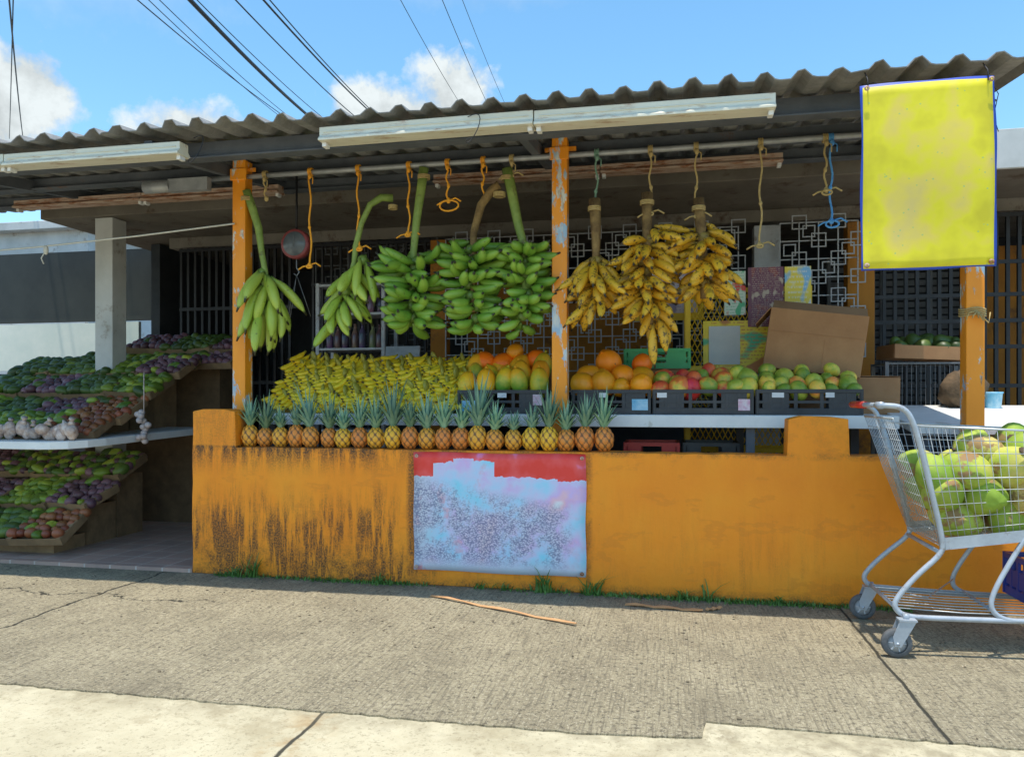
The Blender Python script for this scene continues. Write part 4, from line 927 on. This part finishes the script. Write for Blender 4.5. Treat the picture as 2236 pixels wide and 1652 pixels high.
for (x, y) in ((-.0, -.3), (.0, .3), (.9, -.19), (.9, .19)):
    mb = MB(); mb.lathe([(.042, -.016), (.058, -.016), (.064, -.01), (.064, .01), (.058, .016), (.042, .016)], 26, axis='y')
    w = put('wheel', mb.mesh('wheel', ['rubber']), (x, y, .065), parent=cart)
    mb = MB(); mb.lathe([(0, -.014), (.012, -.016), (.014, -.01), (.043, -.009), (.043, .009), (.014, .01), (.012, .016), (0, .014)], 20, axis='y')
    for k in range(6): mb.box((.027 * math.cos(k), -.011, .027 * math.sin(k)), (.006, .004, .02), 0, Matrix.Rotation(-k + 1.57, 3, 'Y'))
    put('rim', mb.mesh('rim', ['rim_grey']), parent=w)
    mb = MB()
    for sy in (-1, 1): mb.add([(-.012, sy * .022, -.012), (.014, sy * .022, -.014), (.075, sy * .024, .1), (.01, sy * .024, .11), (-.02, sy * .022, .03)], [(0, 1, 2, 3, 4)])
    mb.box((.042, 0, .105), (.075, .055, .008)); mb.tube([(0, -.028, 0), (0, .028, 0)], .007, 8); mb.tube([(.04, 0, .105), (.04, 0, .13)], .014, 8)
    f = put('fork', mb.mesh('fork', ['cart_grey']), parent=w); sm = f.modifiers.new('Solid', 'SOLIDIFY'); sm.thickness = .003
for (z, xs, ys) in ((.59, (.34, .52, .70, .86), (-.08, .09)), (.71, (.25, .42, .6, .79), (-.11, .09)), (.825, (.22, .36, .53, .71, .88), (-.11, .1)), (.915, (.45, .63, .8), (-.06, .1))):
    for x in xs:
        for y in ys:
            put('coconut', COC[R.randrange(4)], (CX + x + R.uniform(-.015, .015), CY + y + R.uniform(-.015, .015), z + .06 * x - .02 + R.uniform(-.02, .015)), (R.uniform(0, 6), R.uniform(-.9, .9), R.uniform(0, 6)), R.uniform(.9, 1.08), 'green coconut with brown scars in the cart', 'coconut', None, 'coconuts in the shopping cart')
put('milk_crate', crate_mesh(.22, .28, .2, 'blue_plastic'), (CX + .74, CY + .05, .2), label='dark blue crate on the lower rack of the cart', cat='crate')

# ------------------------------------------------------------------ vegetable stand (left)
vs_ = empty('vegetable_stand', (-5.1, .8, .025), 'stepped vegetable stand with white table edge', 'market stand')
mb = MB(); x0, x1 = -1.6, 1.12
outl = [(x0, -.8), (x1 - .3, -.8), (x1 - .2, -.79), (x1 - .1, -.74), (x1 - .03, -.64), (x1 + .0, -.5), (x1 + .02, .7), (x0, .7)]
N = len(outl)
def sag(x, y): return -.012 * (1 + math.sin(x * 2.2)) + (.03 * (y + .78) if y > -.7 else 0)
mb.add([(x, y, .795 + sag(x, y)) for x, y in outl] + [(x, y, .85 + sag(x, y)) for x, y in outl], [tuple(range(N))[::-1], tuple(N + i for i in range(N))] + [(i, (i + 1) % N, N + (i + 1) % N, N + i) for i in range(N)])
put('table_top', mb.mesh('table_top', ['white_paint']), parent=vs_, bev=.005)
for (y, z) in ((-.1, .95), (.22, 1.13), (.52, 1.31)):
    mb = MB(); mb.box((-.45, y + .15, (z + .846) / 2), (2.4, .3, z - .846)); put('riser', mb.mesh('riser', ['tray_card']), parent=vs_)
for (y, z) in ((-.55, .1), (-.22, .3), (.1, .5)):
    mb = MB(); mb.box((-.45, y + .15, z / 2), (2.35, .3, z)); put('riser', mb.mesh('riser', ['tray_card']), parent=vs_)
mb = MB(); mb.box((.45, .98, .72), (1.4, .22, 1.44)); put('rear_riser', mb.mesh('rear_riser', ['tray_card']), parent=vs_)
TR = cbox(.41, .33, .055, True, 'tray_card')
kinds = [('onion', ON, 'purple onion', 'onion'), ('pepper', PE, 'glossy green pepper', 'pepper'), ('tomato', TO, 'red tomato', 'tomato'), ('avocado', AV, 'dark green avocado', 'avocado')]
tiers = [(.36, .875, [1, 1, 1, 2]), (.66, 1.0, [1, 3, 0, 2]), (.95, 1.18, [3, 0, 3, 1]), (1.25, 1.34, [3, 3, 1, 0]), (1.6, 1.44, [-1, 3, 1, 3, 0]), (1.78, 1.58, [-1, -1, 0, 3, 0]), (.1, .14, [1, 0, 3, 2]), (.42, .34, [0, 3, 1, 3]), (.74, .54, [1, 3, 3, 0])]
cn = [0, 0, 0, 0]
for (y, z, ks) in tiers:
    for i, kd in enumerate(ks):
        if kd < 0: continue
        up = z > .8
        x = -5.62 + i * .415 + (.1 if up else -.03) + (.1 * (y - .3) if up else 0) + R.uniform(-.02, .02); til = .4 + R.uniform(-.05, .08)
        if y > 1.5: x -= .12
        yo = y + (.16 if not up else 0.02) + R.uniform(-.02, .02); zz = z + .03 + R.uniform(-.01, .015)
        nmx, me, lab, cat = kinds[kd]
        put('produce_tray', TR, (x, yo, zz), (til, R.uniform(-.05, .05), R.uniform(-.15, .15)), label='cardboard tray of %ss' % lab, cat='produce tray', group='produce trays on the vegetable stand')
        for a in range(6):
            for b_ in range(5):
                k2 = kd if R.random() > .12 else R.choice([1, 3])
                if cn[k2] >= 295: k2 = min((0, 1, 3), key=lambda q_: cn[q_])
                cn[k2] += 1
                yy = -.13 + b_ * .065 + R.uniform(-.014, .014)
                n2, me2, l2, c2 = kinds[k2]
                put(n2, me2, (x - .175 + a * .07 + R.uniform(-.014, .014), yo + yy, zz + .045 + yy * .42 + R.uniform(0, .022)), (R.uniform(-.5, .5), R.uniform(-.5, .5), R.uniform(0, 6)), R.uniform(.85, 1.2), l2 + ' in a cardboard tray', c2, None, c2 + ' in the trays')
def bagmesh():
    mb = MB(); q = R.random() * 6
    for k in range(5): mb.ell((R.uniform(-.03, .03), R.uniform(-.02, .02), .035 + R.uniform(0, .05)), (R.uniform(.034, .046), .032, R.uniform(.034, .05)), 10, 7, fn=lambda d, t, p: 1 + .08 * math.sin(5 * t + q + 3 * p))
    mb.tube([(0, 0, .1), (.004, 0, .122)], [.026, .012], 8); mb.tube([(.004, 0, .12), (.015, -.005, .14)], [.01, .02], 7); return mb.mesh('bag', ['bag'])
for i in range(15):
    put('produce_bag', bagmesh(), (-5.5 + i * .1 + R.uniform(-.01, .01), .1 + R.uniform(-.015, .02), .862), (R.uniform(-.1, .1), R.uniform(-.2, .2), R.uniform(-.5, .5)), R.uniform(.95, 1.15), 'clear plastic bag of peeled produce tied on top', 'plastic bag', None, 'plastic bags along the white table edge')
mb = MB()
for k in range(12): mb.ell((R.uniform(-.05, .05), R.uniform(-.03, .03), -.02 * k + R.uniform(-.01, .01)), (.026, .026, .024), 9, 7)
mb.tube([(0, 0, .3), (0, 0, .0)], .004, 5); put('garlic_braid', mb.mesh('garlic_braid', ['garlic']), (-3.9, .6, 1.05), label='bunch of pale garlic bulbs hanging by the stand', cat='garlic')

# left background
mb = MB(); mb.box((-6.6, 2.55, 2.35), (3.0, .05, .75)); mb.box((-6.6, 2.52, 2.0), (3.0, .04, .05)); put('sheet_metal_fence', mb.mesh('sheet_metal_fence', ['dark_panel']), label='dark sheet metal panel beside the stand', cat='fence')
mb = MB(); mb.box((-6.9, 2.5, 1.7), (2.0, .04, .5)); mb.box((-5.62, 2.45, 1.2), (.5, .04, 1.5)); put('sheet_metal_fence', mb.mesh('sheet_metal_fence', ['light_panel']), label='pale scratched sheet metal panel', cat='fence')
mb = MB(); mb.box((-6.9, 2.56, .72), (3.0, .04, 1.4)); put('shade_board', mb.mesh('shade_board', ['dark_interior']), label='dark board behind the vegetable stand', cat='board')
mb = MB(); mb.box((-14, 8, 2.0), (9, 3, 4.0)); mb.box((-14, 7.95, 4.05), (9.3, 3.3, .14)); mb.box((-12, 6.48, 2.2), (1.2, .05, 1.1)); put('neighbour_building', mb.mesh('neighbour_building', ['concrete_white']), label='pale low concrete building across the yard', cat='building', bev=.01)
mb = MB(); mb.tube([(-2.86, .15, 2.33), (-3.6, .12, 2.27), (-4.35, .1, 2.225), (-5.2, .08, 2.19), (-6.4, .05, 2.16)], .006, 6); mb.ell((-4.3, .1, 2.2), (.02, .015, .035), 7, 5)
mb.tube([(-4.3, .1, 2.2), (-4.33, .09, 2.14), (-4.31, .09, 2.1)], .005, 5); put('clothes_line', mb.mesh('clothes_line', ['white_rope']), label='white rope strung from the post across the entry', cat='rope')

# ------------------------------------------------------------------ cables
cb = [((-6.09, 2.45), (-9.25, 14.05), .008), ((-5.91, 2.48), (-9.44, 14.01), .006), ((-5.79, 2.51), (-9.22, 14.05), .006), ((-5.43, 2.58), (-8.74, 14.15), .03), ((-5.38, 2.6), (-8.4, 14.2), .007), ((-4.96, 2.68), (-7.55, 14.4), .01),
    ((-4.64, 2.74), (-7.06, 14.5), .014), ((-4.56, 2.76), (-7.01, 14.51), .009), ((-3.04, 3.07), (-4.84, 14.95), .005), ((-2.54, 3.17), (-4.26, 15.07), .005), ((-2.32, 3.22), (-3.83, 15.16), .004), ((-6.87, 2.29), (-16.7, 12.5), .011), ((-6.75, 2.29), (-17.1, 12.5), .008)]
for (a, b, r) in cb:
    mb = MB(); A_ = Vector((a[0], a[1], 5.85)); B_ = Vector((b[0], b[1], 8.06)); pts = []
    for i in range(21):
        t = -.25 + 1.35 * i / 20; p = A_ + (B_ - A_) * t; p.z -= .5 * (t + .25) * (1.1 - t) - .18; pts.append(p)
    mb.tube(pts, r, 6); put('power_cable', mb.mesh('power_cable', ['cable']), label='thick black power cable overhead' if r > .02 else 'thin black overhead power cable', cat='cable', group='overhead cables')

# ------------------------------------------------------------------ scraps, weeds
for (x, y, ln, w, a, lab) in ((-.9, -.46, .98, .022, -.42, 'long thin splintered wood strip on the sidewalk'), (-.02, -.25, .42, .03, -.12, 'short wood strip lying by the wall'), (.25, -.22, .1, .025, .6, 'small cardboard scrap by the wall')):
    mb = MB(); n = 8; vs = []
    for i in range(n + 1): t = i / n - .5; vs += [(t * ln, -w / 2 * (1 - abs(t) * .8), .004 + .01 * math.sin(i)** 2), (t * ln, w / 2, .006 + .01 * math.sin(i + .4)** 2)]
    mb.add(vs, [(2 * i, 2 * i + 2, 2 * i + 3, 2 * i + 1) for i in range(n)]); o = put('wood_strip', mb.mesh('wood_strip', ['wood_strip']), (x, y, .002), (0, 0, a), label=lab, cat='wood strip', group='scraps on the sidewalk')
    so = o.modifiers.new('S', 'SOLIDIFY'); so.thickness = .004
def blade(mb, x, y, h, q):
    a = q.uniform(0, 6.28); o = Vector((math.cos(a), math.sin(a), 0)); sd = Vector((-o.y, o.x, 0)) * .0035; sp = q.uniform(.2, 1.0); vs = []
    for k in range(4):
        s = k / 3; c = Vector((x, y, 0)) + o * h * sp * s * s + Vector((0, 0, h * s * (1 - .3 * sp * s))); w = (1, 1.1, .7, .05)[k]; vs += [c - sd * w, c + sd * w]
    mb.add(vs, [(2 * k, 2 * k + 1, 2 * k + 3, 2 * k + 2) for k in range(3)])
mb = MB(); q = random.Random(4)
for i in range(3600):
    x = q.uniform(-2.9, 1.3); dens = .3 + .5 * math.sin(x * 4.1) * math.sin(x * 1.7 + 1) + (.45 if x > -.5 else 0)
    if q.random() > dens: continue
    blade(mb, x, -.012 - abs(q.gauss(0, .028)), q.uniform(.01, .035), q)
put('grass', mb.mesh('grass', ['grass']), kind='stuff', label='short green grass along the wall base', cat='grass')
for (x, h, n) in ((-2.62, .18, 26), (-2.72, .1, 20), (-1.75, .08, 22), (-1.1, .06, 16), (-.72, .13, 24), (-.42, .16, 20), (-.68, .2, 7), (.1, .08, 20), (.22, .15, 8), (.62, .07, 18), (-.95, .06, 14)):
    mb = MB()
    for i in range(n): blade(mb, q.gauss(0, .018), q.gauss(0, .01), h * q.uniform(.5, 1.1), q)
    put('weed', mb.mesh('weed', ['grass']), (x, -.035, 0), scale=(1.3, 1, 1), label='small green weed growing at the wall base', cat='weed', group='weeds at the wall base')
mb = MB(); q = random.Random(8)
for i in range(420):
    x = q.uniform(-4.5, 2.2); y = -.05 - abs(q.gauss(0, .75)); y = max(y, -1.65); r = q.uniform(.002, .0065)
    mb.ell((x, y, r * .4), (r * q.uniform(.8, 1.6), r, r * .6), 6, 4)
M['grit'] = mat('grit', (.08, .065, .04), (.25, .2, .13), 30, .9, 0)
put('gravel', mb.mesh('gravel', ['grit']), kind='stuff', label='loose grit scattered over the sidewalk', cat='gravel')

# ------------------------------------------------------------------ world, sun, camera
W = bpy.data.worlds.new('World'); S.world = W; W.use_nodes = True; nt = W.node_tree
bg = nt.nodes['Background']; sky = nd(nt, 'ShaderNodeTexSky', sky_type='NISHITA'); sky.sun_disc = False
sky.sun_elevation = math.radians(81.5); sky.sun_rotation = math.radians(180); sky.air_density = 1.0; sky.dust_density = .5; sky.ozone_density = 1.8
tc = nd(nt, 'ShaderNodeTexCoord'); d = tc.outputs['Generated']
n1 = nd(nt, 'ShaderNodeTexNoise'); n1.inputs['Scale'].default_value = 17; n1.inputs['Detail'].default_value = 10; n1.inputs['Roughness'].default_value = .6; L(nt, d, n1.inputs['Vector'])
mask = None
for (c, sx, sz, w) in (((-.685, .655, .285), .065, .085, 1), ((-.655, .675, .325), .05, .055, 1), ((-.535, .782, .305), .07, .036, 1), ((-.50, .80, .295), .05, .022, .9), ((-.315, .874, .338), .1, .042, 1), ((-.255, .885, .368), .05, .05, 1), ((-.35, .86, .35), .06, .032, 1), ((-.26, .82, .5), .09, .025, .45), ((-.6, .67, .44), .15, .05, .3), ((-.2, .83, .47), .1, .02, .3)):
    sb = nd(nt, 'ShaderNodeVectorMath', operation='SUBTRACT'); L(nt, d, sb.inputs[0]); sb.inputs[1].default_value = c
    ml = nd(nt, 'ShaderNodeVectorMath', operation='MULTIPLY'); L(nt, sb.outputs[0], ml.inputs[0]); ml.inputs[1].default_value = (1 / sx, 1 / sx, 1 / sz)
    le = nd(nt, 'ShaderNodeVectorMath', operation='LENGTH'); L(nt, ml.outputs[0], le.inputs[0])
    v = mathn(nt, 'SUBTRACT', 1.05, le.outputs['Value'])
    v = mathn(nt, 'ADD', v, mathn(nt, 'MULTIPLY', mathn(nt, 'SUBTRACT', n1.outputs['Fac'], .5), 2.8))
    v = mathn(nt, 'MULTIPLY', mrange(nt, v, -.05, .5 if w > .5 else 1.6, 0, 1), w)
    mask = v if mask is None else mathn(nt, 'MAXIMUM', mask, v)
hs = nd(nt, 'ShaderNodeHueSaturation'); L(nt, sky.outputs[0], hs.inputs['Color']); hs.inputs['Saturation'].default_value = 1.17; hs.inputs['Value'].default_value = 1.75; hs.inputs['Hue'].default_value = .486
cc = nd(nt, 'ShaderNodeMapRange'); L(nt, n1.outputs['Fac'], cc.inputs[0]); cc.inputs[1].default_value = .35; cc.inputs[2].default_value = .6; cc.inputs[3].default_value = 4.3; cc.inputs[4].default_value = 6.4
cv = nd(nt, 'ShaderNodeCombineXYZ')
for i, k in enumerate((.9, .98, 1.0)): L(nt, mathn(nt, 'MULTIPLY', cc.outputs[0], k), cv.inputs[i])
col = mixc(nt, mask, hs.outputs[0], cv.outputs[0]); L(nt, col, bg.inputs['Color']); bg.inputs['Strength'].default_value = .15
sd = bpy.data.lights.new('sun', 'SUN'); sd.energy = 4.9; sd.angle = math.radians(.53); sd.color = (1, .93, .81)
so = bpy.data.objects.new('sun', sd); COL.objects.link(so); so.rotation_euler = Vector((.03, .148, -1)).to_track_quat('-Z', 'Y').to_euler()
cd = bpy.data.cameras.new('camera'); cam = bpy.data.objects.new('camera', cd); COL.objects.link(cam); S.camera = cam
cam.location = (0, -4.47, 1.15); cam.rotation_euler = (math.radians(90), 0, math.radians(11.6)); cd.sensor_width = 36; cd.lens = 26.57; cd.shift_y = .0197; cd.clip_end = 1500
S.view_settings.view_transform = 'Standard'; S.view_settings.look = 'None'; S.view_settings.exposure = 0
